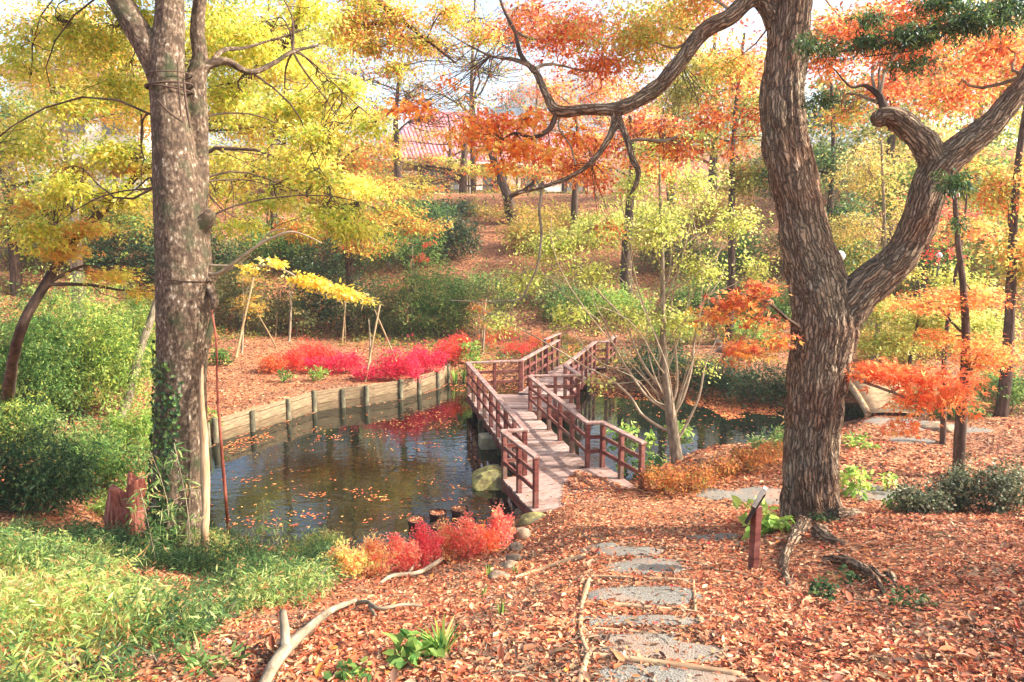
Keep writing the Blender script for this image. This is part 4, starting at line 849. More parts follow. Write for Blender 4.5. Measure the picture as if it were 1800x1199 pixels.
# ---- trees of the middle and far distance
def auto_tree(name, label, px, py, t, topy, wpx, bark, clumps, pal, nsp, per, R, L, W, lean=0, cat='tree', group=None, **kw):
    """a tree whose foot is on the ground under (px, py) at depth about t"""
    q = P(px, py, t); gx, gy = q.x, q.y; z0 = Hs(gx, gy); top = P(px + lean, topy, t)
    pts = []; n = 7
    for i in range(n):
        u = i / (n - 1); pts.append((Vector((gx + (top.x - gx) * u + .25 * math.sin(u * 5 + px) * u, gy + (top.y - gy) * u * .3, z0 - .2 + (top.z - z0) * u)), wpx / 2 * t / F * (1 - .75 * u)))
    return tree(name, label, cat, pts, bark, [clump(*c) for c in clumps], pal, nsp, per, R, L, W, group=group, **kw)
auto_tree('maple_tree', 'straight dark grey trunk in front of the red roofed house', 815, 380, 60, 200, 17, 'dark', [(720, 315, 60, 90, 10), (850, 300, 60, 70, 8), (760, 280, 60, 60, 8), (660, 290, 60, 60, 10), (890, 330, 60, 50, 9), (700, 340, 58, 50, 9), (930, 300, 60, 40, 10)], OLV + YG[:2] + ORS[:1], 300, 26, 1.1, .26, .13, flat=.3, droop=.15, tilt=.15)
auto_tree('leaning_tree', 'dark trunk leaning left before the house, right of the straight grey trunk', 905, 400, 48, 240, 24, 'dark', [(880, 240, 41, 50, 20), (960, 300, 41, 50, 16), (830, 230, 41, 40, 14)], ORS + OLV, 60, 24, .8, .2, .11, lean=-45, flat=.4)
auto_tree('maple_tree', 'thick dark trunk right of the house with orange crown', 1104, 400, 37, 200, 24, 'dark', [(1060, 250, 37, 60, 26), (1130, 220, 37, 60, 30), (1150, 300, 37, 50, 24), (1020, 300, 37, 50, 20)], RD + GOLD, 260, 26, .7, .18, .1, flat=.4)
auto_tree('bare_tree', 'tall thin nearly leafless tree against the white sky', 832, 300, 64, 0, 12, 'dark', [(780, 90, 52, 90, 40), (880, 120, 52, 70, 40), (830, 40, 52, 80, 40), (740, 150, 52, 60, 30), (900, 60, 50, 60, 50), (820, 180, 52, 80, 20), (700, 60, 52, 60, 40), (960, 60, 52, 60, 40)], OLV + ORS[:1] + YG2[:1], 520, 9, .9, .2, .09, twigs=260, twr=.035, flat=.4)
auto_tree('bare_tree', 'bare grey branched tree behind the roof, left of the thin tall tree', 700, 330, 54, 120, 16, 'dark', [(660, 200, 53, 70, 30), (720, 170, 53, 70, 30), (760, 210, 52, 60, 24), (620, 130, 50, 50, 40), (690, 120, 52, 60, 30)], ORS + OLV, 260, 9, .8, .2, .09, twigs=220, twr=.04)
auto_tree('pine_tree', 'dark evergreen tree behind the big trunk on the right', 1450, 470, 30, 140, 18, 'dark', [(1470, 190, 30, 60, 40), (1450, 290, 30, 70, 40), (1480, 380, 30, 70, 40), (1350, 300, 31, 50, 50)], GR + GRD, 420, 26, .55, .16, .06, leafm='leafdark')
auto_tree('maple_tree', 'bright green and yellow tree filling the gap left of the big trunk', 1290, 420, 31, 60, 16, 'dark', [(1250, 120, 31, 70, 50), (1310, 180, 31, 60, 60), (1230, 240, 31, 60, 40), (1310, 310, 31, 50, 40), (1200, 160, 32, 60, 50)], YG2 + OLV, 520, 26, .6, .14, .08, flat=.35)
auto_tree('birch_tree', 'pale grey trunk at the left edge behind the yellow leaves', 125, 430, 26, 120, 26, 'grey', [(90, 130, 26, 80, 50), (160, 180, 26, 80, 40), (60, 240, 26, 70, 50), (200, 90, 26, 70, 50), (250, 200, 26, 60, 50), (120, 40, 26, 110, 50)], YO + YG[:2], 620, 26, .55, .13, .07, flat=.4)
auto_tree('zelkova_tree', 'tall yellow tree behind the lichen covered trunk', 305, 470, 24, 20, 26, 'dark', [(400, 60, 24, 90, 60), (500, 120, 24, 90, 50), (430, 210, 24, 90, 40), (560, 190, 24, 60, 40), (380, 320, 24, 60, 40), (520, 290, 24, 80, 30), (620, 330, 24, 70, 20), (590, 60, 25, 50, 40)], YG + YO[:1], 1050, 26, .5, .12, .065, flat=.4)
auto_tree('maple_tree', 'olive and orange layered maple on the slope left of the house', 610, 450, 34, 220, 18, 'dark', [(600, 280, 34, 60, 24), (660, 330, 34, 70, 20), (570, 350, 34, 70, 24), (640, 390, 33, 60, 20), (700, 370, 34, 40, 14), (530, 400, 33, 60, 20), (670, 262, 34, 50, 12), (740, 395, 34, 50, 10), (640, 430, 33, 60, 10), (730, 330, 35, 40, 8)], OLV + ORS[:1] + YO[:1] + YG2[:1], 560, 26, .7, .17, .09, flat=.3, tilt=.2)
auto_tree('cherry_tree', 'yellow leaved tree whose branch hangs in from the top centre', 640, 560, 18, -120, 12, 'dark', [(690, 40, 18, 70, 40), (740, 80, 17.5, 60, 24), (650, 90, 18, 50, 20), (780, 20, 17.5, 60, 40), (720, -60, 18, 120, 50)], YO + YG, 300, 26, .4, .09, .05, twigs=200) if False else None
cherry = TP_([(560, -160, 26), (600, -60, 20), (650, -10, 15), (700, 30, 10), (750, 70, 6), (800, 110, 3)], 16)
gch = Vector((P(470, 560, 19).x, P(470, 560, 19).y, 0)); gch.z = Hs(gch.x, gch.y)
tree('cherry_tree', 'tree behind the lichen trunk whose yellow branches hang in at top centre', 'tree', [(P(335, 560, 27), .16), (P(350, 250, 25), .14), (P(510, 60, 22), .12), (P(560, -160, 16), .13)] + cherry[1:], 'dark',
     [clump(*a) for a in ((690, 30, 16, 60, 36), (740, 75, 16, 50, 20), (660, 80, 16, 40, 20), (790, 20, 16, 50, 30), (600, -50, 16, 40, 30), (640, 0, 16, 40, 30), (700, 120, 16, 50, 12), (620, 40, 16, 40, 30), (850, 60, 16, 40, 18))], YO + YG[:3] + RD[2:4], 400, 26, .32, .085, .045, twigs=160)
auto_tree('yellow_shrub_tree', 'pale yellow twiggy tree seen through the fork of the big trunk', 1545, 540, 24, 240, 12, 'grey', [(1530, 300, 24, 70, 50), (1600, 380, 24, 60, 50), (1500, 400, 24, 50, 40), (1560, 470, 24, 60, 30), (1650, 250, 24, 60, 40)], [((226, 206, 120), 3), ((206, 190, 84), 2), ((232, 190, 110), 2), ((170, 170, 70), 1)], 520, 18, .45, .10, .045, twigs=200)
auto_tree('maple_tree', 'thin dark maple at the right edge with orange leaf layers', 1690, 790, 15.5, 300, 22, 'dark', [(1620, 535, 15.5, 90, 12), (1700, 520, 15.5, 70, 16), (1660, 590, 15.5, 60, 9), (1680, 260, 16, 50, 30), (1700, 400, 15.5, 50, 20), (1730, 620, 15, 60, 30)], ORM + GOLD[:1] + YG2[1:2], 400, 18, .38, .075, .045, lean=-25, shape='palm', flat=.3, tilt=.2, droop=.15)
auto_tree('sapling', 'thin dark stem rising above the orange leaves near the right edge', 1662, 740, 18, 330, 11, 'dark', [(1660, 440, 18, 40, 20), (1690, 380, 18, 50, 24), (1640, 350, 18, 40, 20)], REDO + GR[:1], 60, 16, .34, .09, .05, lean=-6)
auto_tree('maple_tree', 'small green maple low on the right behind the orange leaves', 1600, 640, 23, 480, 10, 'dark', [(1560, 540, 23, 60, 30), (1640, 560, 23, 80, 40), (1560, 600, 23, 60, 30), (1690, 500, 23, 60, 40), (1740, 580, 23, 60, 50)], YG2 + OLV[:1], 420, 26, .45, .11, .06, tilt=.2)
auto_tree('maple_tree', 'yellow orange tree at the far right edge', 1780, 560, 20, 60, 22, 'dark', [(1780, 150, 20, 80, 80), (1760, 330, 20, 70, 60), (1800, 450, 20, 70, 60)], YG2 + YO + ORM[:1], 420, 24, .5, .12, .07)
auto_tree('maple_tree', 'golden tree on the far slope right of the leafy clearing', 1010, 410, 46, 190, 16, 'dark', [(980, 200, 46, 60, 30), (1050, 160, 47, 60, 30), (960, 150, 47, 50, 30), (1000, 270, 45, 60, 20)], YO + ORS, 190, 26, .8, .2, .1)
auto_tree('oak_tree', 'hazy orange tree above the roof on the right', 1180, 360, 50, 20, 18, 'dark', [(1180, 80, 50, 60, 40), (1230, 150, 50, 60, 40), (1120, 170, 50, 60, 40), (1330, 120, 50, 60, 70)], RD + YO, 260, 24, .9, .22, .12)
auto_tree('tree', 'dark leaved tree behind the yellow crowns at far left', 20, 430, 32, 120, 20, 'dark', [(20, 200, 32, 90, 60), (90, 330, 32, 80, 50), (200, 380, 32, 80, 40), (0, 380, 32, 80, 50), (260, 290, 32, 60, 50)], GR + OLV, 520, 24, .7, .17, .09)
auto_tree('tree', 'yellow leaved tree far behind the wired trunk', 330, 430, 36, 40, 20, 'dark', [(330, 100, 36, 90, 60), (430, 160, 36, 90, 60), (250, 180, 36, 80, 50), (520, 60, 36, 60, 60), (140, 100, 36, 110, 70), (400, 280, 36, 110, 50)], YG + OLV[:2], 620, 26, .8, .2, .1)
auto_tree('tree', 'tall brown and gold tree far right above the fork', 1560, 420, 38, 0, 20, 'dark', [(1540, 60, 38, 110, 60), (1650, 120, 38, 110, 60), (1480, 160, 38, 70, 60), (1760, 60, 38, 110, 70), (1600, 220, 38, 90, 60), (1430, 70, 38, 60, 60)], YG2 + YO + GR[:2] + ORS[:1], 620, 24, .85, .22, .12)
auto_tree('tree', 'dark green wall of trees behind the right hand hillside', 1620, 520, 34, 220, 18, 'dark', [(1580, 330, 34, 90, 60), (1690, 300, 34, 90, 60), (1770, 420, 34, 80, 80), (1500, 440, 34, 60, 40), (1650, 450, 34, 80, 40)], GR + OLV[:1] + YG2[:1], 520, 24, .8, .2, .1)

tree('zelkova_tree', 'tree standing outside the right edge that dapples the slope with shade', 'tree', [(Vector((13.5, 4.5, Hs(13.5, 4.5) - .2)), .26), (Vector((13.2, 4.8, 6.5)), .2), (Vector((13.0, 5.2, 10)), .12)], 'dark',
     [(Vector(a), b) for a, b in (((12, 5.6, 8.4), (1.3, 1.2, .6)), ((14.2, 3.2, 9.5), (1.6, 1.0, .7)), ((12.4, 8.2, 8.2), (1.2, 1.1, .5)), ((14.6, 6.8, 10.2), (1.4, 1.2, .7)), ((11.4, 3.6, 9.4), (1.0, 1.0, .5)), ((15.5, 9.4, 10), (1.5, 1.3, .6)), ((13.2, 1.6, 8.8), (1.1, .9, .5)))], RD + YO, 330, 20, .34, .085, .045)
for (px, py, t, ty, wp, bk_, cl, pal, ns, lb) in (
        (1700, 470, 46, 40, 18, 'dark', [(1620, 150, 46, 120, 70), (1740, 220, 46, 120, 70), (1520, 240, 46, 90, 60), (1600, 300, 46, 110, 50), (1720, 60, 46, 120, 70), (1430, 260, 46, 70, 60)], YG2 + OLV[:2] + GR[:1], 620, 'tall yellow and orange tree closing the view far right'),
        (1250, 380, 56, 40, 16, 'dark', [(1200, 200, 56, 90, 40), (1300, 240, 56, 90, 50), (1280, 130, 56, 80, 50), (1350, 320, 55, 80, 40), (1130, 260, 56, 60, 30)], OLV + ORS[:1] + GR[:1], 420, 'hazy olive tree on the ridge behind the thick dark trunk'),
        (560, 380, 50, 80, 16, 'dark', [(560, 200, 50, 80, 50), (500, 280, 50, 90, 50), (600, 260, 50, 70, 40), (440, 200, 50, 80, 60), (620, 320, 50, 70, 30)], OLV + YG[:1] + ORS[:1], 420, 'hazy olive gold tree left of the house'),
        (790, 400, 68, 200, 10, 'dark', [(690, 245, 68, 60, 14), (770, 235, 68, 50, 12), (850, 265, 68, 50, 12), (930, 275, 68, 50, 12), (640, 290, 68, 40, 14), (800, 290, 68, 50, 8)], OLV + YO[:2] + ORS[:1], 190, 'thin layered maple half hiding the red roof'),
        (480, 360, 44, 0, 14, 'dark', [(620, 60, 44, 50, 40), (560, 120, 44, 60, 40), (640, 200, 44, 50, 20), (470, 60, 44, 80, 60)], YG + ORS[:1] + OLV[:1], 300, 'yellow and rust tree filling the gap right of the lichen trunk'),
        (940, 360, 62, 120, 12, 'grey', [(900, 170, 62, 60, 30), (990, 180, 62, 60, 30), (950, 230, 62, 70, 20), (1060, 200, 62, 60, 30)], ORS + GRO[:2], 170, 'thin hazy orange tree above the roof')):
    auto_tree('tree', lb, px, py, t, ty, wp, bk_, cl, pal, ns, 24, .9, .24, .13)
# conifer bough reaching in at the top right
bg_ = TP_([(1860, -60, 16), (1780, -10, 12), (1700, 30, 9), (1620, 60, 7), (1540, 80, 5), (1470, 92, 3)], 7.8)
root = thing('fir_tree', 'dark green fir bough reaching across the top right corner', 'tree', Vector((8.2, 8.6, Hs(8.2, 8.6))))
tb = Tubes(); tb.add([(8.2, 8.6, Hs(8.2, 8.6) - .2), (8.15, 8.7, 5), (8.1, 8.6, 10), (8.0, 8.7, 14)], [.2, .18, .14, .06], 14, step=.3); tb.build('trunk', M['dark'], root)
tb = Tubes(); tb.add([(8.12, 8.65, 8.6)] + [p for p, r in bg_], [.06] + [r for p, r in bg_], 8, step=.1)
sp2 = TP_([(1700, 30, 7), (1660, 60, 5), (1600, 90, 3), (1520, 100, 2)], 7.8); tb.add([p for p, r in sp2], [r for p, r in sp2], 6)
tb.build('bough', M['dark'], root)
Sf, _ = in_clumps([clump(*a) for a in ((1700, 35, 7.8, 90, 22), (1600, 60, 7.8, 70, 22), (1530, 30, 7.8, 40, 14), (1600, 110, 7.8, 50, 10), (1450, 170, 8.0, 30, 12), (1520, 70, 7.8, 50, 14), (1450, 80, 7.8, 36, 14), (1420, 70, 7.7, 18, 16), (1660, 0, 7.8, 70, 12), (1780, 10, 7.8, 60, 30), (1680, 320, 8.3, 34, 24), (1690, 390, 8.3, 20, 16))], 420, .8)
leafobj('needles', [sprays(Sf, 30, .14, .06, .015, GRD + GR[:1], flat=.4, shape='diamond', droop=.4)], M['leafdark'], root)

# leaning maple at the left edge
tree('leaning_maple', 'dark forked limb leaning in from the left edge behind the lichen trunk', 'tree', on_ground(TP_([(30, 600, 16), (80, 500, 15), (125, 430, 15), (165, 385, 13), (205, 350, 11), (240, 310, 9), (275, 285, 7)], 13.2), 10, 720, 20), 'dark',
     [clump(*a) for a in ((150, 400, 13, 50, 14), (110, 440, 13, 50, 14), (220, 290, 13, 40, 20), (200, 480, 13, 40, 10), (250, 510, 13, 30, 10), (60, 360, 13, 50, 30), (130, 300, 13, 40, 20))], YO + YG[:1], 190, 24, .28, .08, .05,
     limbs=[TP_(s, 13.2) for s in ([(235, 315, 7), (240, 280, 6), (250, 240, 5), (248, 200, 3)], [(225, 325, 6), (238, 290, 5), (236, 250, 3)], [(150, 395, 9), (135, 420, 8), (120, 440, 5)])], shape='palm', flat=.3, tilt=.2, twigs=70)
g = G(212, 735)
tb = Tubes(); q = [(g, 9 * depth(g) / F)] + TP_([(228, 690, 15), (240, 640, 14), (255, 590, 13), (270, 545, 12), (290, 480, 11), (320, 400, 9)], depth(g))
tb.add([p for p, r in q], [r for p, r in q], 12, step=.08, disp=lambda c, s, l, R: R * .2 * (vn3(c * 2, s * 2, l * 4) - .5)); tb.build('trunk', M['grey'], thing('dead_tree', 'pale bare leaning trunk between the green bush and the lichen trunk', 'tree', g))

# ================================================================= SHRUBS
def bush(name, label, px, py, wpx, hpx, pal, n=None, leaf=(.07, .035), R=None, cat='shrub', group=None, shape='diamond', leafm='leaf', flat=.6, droop=.1, lumps=6, stems=6, dens=1.0, base=0.0, tilt=.5, rd=1.0, spire=False, stemmat='grey', shell=.5, per=16, thick=.3):
    g = G(px, py); t = depth(g); s = t / F; rw_ = wpx / 2 * s; hh = hpx * s / .97
    root = thing(name, label, cat, g, group); cl = []
    for k in range(lumps):
        a = k * 2.4 + px; rr = .45 * math.sqrt((k + .5) / lumps)
        if spire and k >= lumps * .5:
            hq = hh * (.5 + .42 * rng.random()); cl.append((g + Vector((rw_ * .75 * math.sin(a * 1.3), rw_ * .5 * math.cos(a * 1.3), hq * .55)), (rw_ * .2, rw_ * .2, hq * .46)))
        elif spire:
            u = k / max(1, lumps * .5 - 1); cl.append((g + Vector((rw_ * .25 * math.sin(a) * (1 - u), rw_ * .25 * math.cos(a) * (1 - u), hh * (.24 + .66 * u))), (rw_ * (1.0 - .72 * u), rw_ * (1.0 - .72 * u), hh * .2)))
        else:
            lx = rw_ * (2 * (k + .5) / lumps - 1) * .72; hv = hh * (.72 + .34 * (rng.random() - .35)) * (1 - .3 * (lx / rw_) ** 2)
            cl.append((g + Vector((lx, rw_ * rd * .45 * math.sin(a), base * hh + hv * .5)), (rw_ * (1.6 / lumps + .16) * (.8 + .5 * rng.random()) + .05 * hh, max(rw_ * rd * .4, .15), hv * .5)))
    area = wpx * hpx; lp = leaf[0] * leaf[1] / (s * s) * .5
    n = n or int(np.clip(area / lp * 2.6 * dens, 150, 60000)); ns = max(6, n // per)
    S, idx = in_clumps(cl, ns, shell)
    if hh > .25 and not spire:
        fq = 2.6 / max(hh, .3); S = S[(vn3(S[:, 0] * fq * 1.6, S[:, 1] * fq, S[:, 2] * fq * 1.6) + .12 * rng.normal(size=len(S))) > .36]
        up = rng.random(len(S)) < .11; S[up] += np.column_stack([rng.normal(0, .10 * rw_ + .02, up.sum()), rng.normal(0, .1 * rw_ + .02, up.sum()), hh * .36 * rng.random(up.sum())]); ns = len(S)
    S[:, 2] = np.maximum(S[:, 2], g.z + .03)
    R = R or max(.08, .16 * hh)
    if stems:
        tb = Tubes()
        for k in range(stems):
            e = S[int(rng.integers(ns))]; b0 = np.array([g.x + (e[0] - g.x) * .35 + rng.normal(0, .05), g.y + (e[1] - g.y) * .35, 0]); b0[2] = Hs(b0[0], b0[1]) - .03
            tb.add(wig(b0, e, 5, .06), taper(max(.008, .012 * hh), .004, 5), 5, cap=False)
        tb.build('stem', M[stemmat], root)
    leafobj('foliage', [sprays(S, per, R, leaf[0], leaf[1], pal, flat=flat, shape=shape, droop=droop, tilt=tilt, thick=thick)], M[leafm], root)
    return root
# red shrubs along the far bank
RG = 'pink and red azalea shrubs above the retaining wall'
for (px, py, wd, ht, pal, lb) in ((478, 655, 60, 36, ORS, 'rust orange azalea at the left end of the red row'), (515, 650, 70, 44, REDO, 'orange red azalea behind the green fern clump'),
        (560, 642, 80, 48, REDO, 'orange topped azalea left of the centre of the row'), (605, 655, 80, 42, PINK, 'deep pink azalea left of the tallest leaning pole'), (560, 655, 60, 30, PINK, 'low pink azalea between the two green tufts'),
        (650, 668, 70, 30, PINK, 'low pink azalea behind the foot of the leaning pole'), (705, 670, 80, 66, PINK, 'large crimson azalea right of the leaning pole'), (750, 655, 80, 58, PINK, 'tall crimson azalea near the middle of the bank'),
        (790, 640, 60, 50, REDO, 'red azalea at the right end near the green climber'), (812, 612, 36, 34, REDO, 'small scarlet azalea behind the green climber')):
    bush('azalea', lb, px, py, wd, ht, pal, leaf=(.075, .04), group=RG, lumps=8, dens=1.25, R=.12, droop=-.45, tilt=.7, per=10, shell=.4)
for (px, py, wd, ht, pal, lb) in ((860, 615, 40, 36, ORS, 'orange shrub behind the green climber, left of the red one'), (912, 625, 56, 36, REDO, 'scarlet shrub behind the far left railing'),
        (885, 596, 60, 30, ORS, 'orange brown shrub above the bridge turn'), (945, 612, 50, 34, ORS, 'orange shrub beside the far end of the bridge')):
    bush('azalea', lb, px, py, wd, ht, pal, leaf=(.055, .03), group='autumn shrubs behind the bridge', lumps=4, dens=.8, R=.14)
# pink to yellow spires on the near shore
NG = 'row of pink to yellow shrubs on the near shore'
for (px, py, wd, ht, pal, lb) in ((605, 1018, 80, 76, SALG, 'pale yellow shrub at the left end of the near row'), (655, 1010, 74, 80, SALY, 'cream and salmon shrub second from the left'),
        (700, 1005, 70, 74, SALM, 'salmon pink shrub third from the left'), (745, 998, 70, 86, [*SALM[:2], ((226, 84, 98), 4)], 'strong pink pointed shrub in the middle of the row'),
        (782, 988, 70, 76, SALY + ORS[:1], 'orange shrub with yellow base in front of the pots'), (818, 982, 66, 88, SALM, 'red topped shrub right of the orange one'),
        (848, 972, 50, 60, ORS, 'dull brown orange twiggy shrub near the right end'), (878, 962, 52, 84, SALM, 'tall coral spire shrub next to the mossy stone')):
    bush('azalea', lb, px, py, wd * 1.15, ht * .84, pal, leaf=(.045, .024), group=NG, lumps=12, spire=True, dens=1.3, R=.07, droop=-.5, tilt=.7, stemmat='pale')
    bush('azalea', 'leafy low growth under the ' + lb.split(' shrub')[0] + ' shrub', px + 6, py + 6, wd * .9, ht * .35, SALY if pal in (SALG, SALY) else ORS, leaf=(.04, .022), group=NG, lumps=3, dens=.8, R=.08, stemmat='pale') if False else None
# rust shrubs on the right shore
for (px, py, wd, ht, lb) in ((1165, 866, 90, 54, 'rust coloured shrub beside the near right railing post'), (1225, 862, 80, 56, 'rust shrub in front of the slender tree'), (1275, 838, 60, 40, 'small rust shrub right of the slender tree'),
                             (1320, 828, 70, 50, 'rust orange shrub with the pond behind it'), (1365, 815, 60, 46, 'olive rust shrub against the big trunk')):
    bush('rust_shrub', lb, px, py, wd, ht, RUST, leaf=(.06, .03), per=10, droop=-.3, group='rust coloured shrubs on the right shore', lumps=5, dens=1.0, R=.14)
# bright green plants
for (px, py, wd, ht, pal, lf, lb) in ((1110, 800, 110, 70, BRT, (.14, .09), 'bright lime leafy shrub behind the near right railing'), (1190, 790, 90, 60, BRT, (.14, .09), 'bright green leafy shrub around the slender trunk'), (1125, 835, 80, 50, GR, (.12, .08), 'dark green low shrub seen between the rails'),
        (1340, 940, 92, 66, BRT, (.13, .085), 'broad leaved bright green plant behind the signpost'), (1505, 870, 70, 62, BRT, (.12, .075), 'bright glossy plant right of the big trunk'), (1556, 862, 34, 40, BRT, (.10, .06), 'small light green plant left of the clipped hedge'),
        (1505, 782, 60, 20, BRT, (.12, .07), 'lime leaves close above the far leafy path'), (1360, 795, 90, 60, BMB, (.12, .03), 'grey green bamboo clump at the right shore beside the trunk'),
        (825, 650, 44, 62, BRT, (.12, .07), 'yellow green climber left of the bridge turn'), (505, 672, 34, 26, GR, (.13, .05), 'green fern clump in front of the red row'), (562, 670, 42, 26, BRT, (.13, .05), 'yellow green tuft in front of the pink azalea'),
        (390, 640, 50, 34, GR, (.14, .06), 'green plant on the bank right of the lichen trunk'), (1570, 895, 34, 22, GR, (.07, .04), 'low green plant under the clipped hedge'), (374, 752, 26, 60, BRT, (.12, .06), 'bright leaves at the left end of the board wall')):
    bush('leafy_plant', lb, px, py, wd, ht, pal, leaf=lf, cat='plant', lumps=5, shape='oval', dens=.75, R=.16, flat=.45)
for (px, py, wd, ht, lb) in ((1612, 902, 84, 52, 'rounded clipped grey green bush at the crest of the mound'), (1680, 898, 76, 66, 'taller clipped bush at the right edge of the mound'), (1758, 900, 90, 70, 'clipped bush beyond the right edge')):
    bush('clipped_bush', lb, px, py, wd, ht * 1.4, [((132, 138, 102), 3), ((98, 108, 76), 3), ((74, 84, 58), 2), ((160, 158, 124), 1)], leaf=(.045, .028), lumps=7, dens=2.2, R=.1, shell=.25, leafm='leafdark')
# evergreen shrubs of the far bank and hillside: px, py (foot), width, height, palette
EV = [(425, 585, 110, 130, GRO, 'olive shrub on the far bank right of the lichen trunk'), (500, 588, 120, 80, GRO, 'low olive shrub behind the thin leaning poles'), (590, 570, 170, 130, GRD, 'dark evergreen mass behind the forked branch'),
      (560, 480, 150, 100, GRD, 'dark evergreen above the far bank under the yellow branch'), (660, 588, 130, 90, GRO, 'grey green shrub behind the crossed poles'), (760, 590, 150, 130, GR, 'soft green shrub in the middle of the far bank'),
      (840, 590, 110, 100, GRO, 'grey green shrub left of the leafy slope'), (860, 540, 110, 70, GR, 'light green shrub at the foot of the leafy slope'), (790, 455, 110, 95, GRD, 'dark green bush below the house at the slope edge'),
      (700, 470, 160, 90, GR, 'green bush on the hillside below the house'), (720, 405, 160, 55, GR, 'green bush directly below the house wall'), (640, 430, 120, 70, OLV, 'olive yellow bush on the left hillside'),
      (480, 470, 150, 90, GR, 'green hillside bush behind the bare forked branch'), (1000, 560, 130, 60, GR, 'green shrub just above the far end of the bridge'), (1085, 560, 120, 60, BRT, 'lighter green shrub behind the slender tree'),
      (960, 535, 100, 60, GRO, 'olive shrub at the lower right of the leafy slope'), (1150, 670, 130, 74, GRD, 'very dark evergreen at the far end of the bridge'), (1250, 690, 120, 62, GRD, 'dark evergreen overhanging the right pond'),
      (1330, 705, 130, 66, GRD, 'dark low evergreen overhanging the leaf mat'), (1390, 700, 80, 50, GRO, 'olive shrub on the shore left of the big trunk'), (1240, 545, 150, 60, GR, 'green shrub on the right bank behind the orange leaves'),
      (1340, 560, 130, 60, GR, 'green shrub left of the big trunk at mid height'), (1180, 600, 100, 40, BRT, 'low light green shrub on the far right bank'), (1310, 600, 90, 44, BRT, 'yellow green leafy shrub above the right pond'),
      (1560, 640, 150, 70, OLV, 'olive shrub behind the orange maple leaves'), (1660, 620, 140, 90, YG2, 'yellow green shrub on the right bank'), (1500, 600, 90, 90, GRO, 'brown green shrub just right of the big trunk'),
      (1520, 690, 60, 40, GR, 'small green bush left of the earth bridge'), (1620, 722, 90, 40, GR, 'green bush right of the earth bridge'), (1690, 735, 80, 50, GR, 'green bush at the foot of the dark maple'), (1770, 720, 120, 90, GR, 'green bush beyond the right edge'),
      (940, 440, 120, 60, OLV, 'yellow olive bush on the slope right of the leaning tree'), (1060, 430, 130, 60, YG2, 'bright yellow green bush beside the leafy clearing'), (1180, 470, 140, 70, GRO, 'olive bush on the hillside behind the slender tree'),
      (1290, 480, 130, 80, GR, 'green hillside bush left of the big trunk'), (1420, 470, 150, 90, GRO, 'dull green bush behind the big trunk'), (1530, 520, 130, 70, YG2, 'pale yellow green bush seen below the forked limb'), (1660, 500, 140, 80, OLV, 'olive gold bush high on the right hillside'),
      (880, 385, 130, 26, OLV, 'low straw coloured bush under the house'), (985, 400, 120, 40, OLV, 'low yellow brown bush by the clearing'), (340, 520, 160, 140, GRD, 'dark bush behind the lichen trunk'), (230, 480, 160, 90, GRD, 'dark bush above the bright green one at left'), (90, 470, 180, 110, GRO, 'dull bush at the left edge under the yellow leaves'),
      (200, 420, 170, 80, OLV, 'olive bush far left behind the leaning limb'), (1150, 400, 150, 50, YG2, 'yellow bush on the slope right of the thick dark trunk'), (1270, 400, 130, 60, OLV, 'olive yellow bush high on the slope')]
for (px, py, wd, ht, pal, lb) in EV:
    t = depth(G(px, py)); ls = max(.10, t * .0042)
    bush('evergreen_shrub' if pal in (GRD, GR, GRO) else 'hillside_shrub', lb, px, py, wd * 1.1, ht * 1.15, pal, leaf=(ls, ls * .42), lumps=12, dens=1.05, R=max(.2, t * .012), stems=5, shell=.4, leafm='leafdark' if pal is GRD else 'leaf', rd=.8, flat=.5)
# big bright bushes at the left edge
for (px, py, wd, ht, pal, lb) in ((170, 720, 260, 250, BRT + YG2[:2] + GR, 'tall bright green bamboo leaved bush at the left edge'), (60, 730, 200, 260, GR, 'green bush beyond the left edge'), (180, 860, 200, 130, GR, 'darker green bush left of the rotten red stump'),
                                  (60, 900, 220, 170, GRD, 'dark bush at the left edge by the stump'), (30, 790, 160, 110, GR + YG2[:1], 'mixed green bush at the far left below the leaning limb'), (240, 800, 110, 130, BRT, 'bright green bush touching the left side of the lichen trunk'), (120, 800, 190, 90, BMB, 'muted green and straw bush between the bright and dark bushes'), (205, 905, 110, 60, BRT, 'yellow green leaves hanging over the red stump'), (250, 640, 80, 150, BRT, 'bright leafy column of bush tight beside the lichen trunk')):
    bush('bamboo_bush', lb, px, py, wd, ht, pal, leaf=(.095, .03), lumps=14, dens=1.35, R=.2, stems=10, flat=.7, droop=.5, rd=.7, shell=.4)

# dwarf bamboo carpet, bottom left
def inpoly(x, y, poly):
    ins = np.zeros(len(x), bool); n = len(poly)
    for i in range(n):
        (ax, ay), (bx, by) = poly[i], poly[(i + 1) % n]
        ins ^= ((ay > y) != (by > y)) & (x < (bx - ax) * (y - ay) / (by - ay + 1e-12) + ax)
    return ins
BP = [G(*p) for p in ((20, 935), (250, 950), (380, 972), (590, 975), (615, 1010), (560, 1050), (430, 1085), (330, 1150), (240, 1215), (60, 1290), (-100, 1250), (-120, 1000))]
BPp = [(p.x, p.y) for p in BP]
def scatter_poly(poly, n):
    a = np.array(poly); lo, hi = a.min(0), a.max(0); out = []
    c = rng.random((n * 4, 2)) * (hi - lo) + lo; c = c[inpoly(c[:, 0], c[:, 1], poly)]; return c[:n]
c = scatter_poly(BPp, 11500); f1 = fbm(c[:, 0] * 1.5 + 3, c[:, 1] * 1.5, 3); c = c[f1 + .10 * rng.normal(size=len(c)) > -.06]; hgt = .03 + .46 * rng.random(len(c)) * sst(-.16, .2, fbm(c[:, 0] * 1.5 + 3, c[:, 1] * 1.5, 3))
S = np.column_stack([c, H(c[:, 0], c[:, 1]) + hgt])
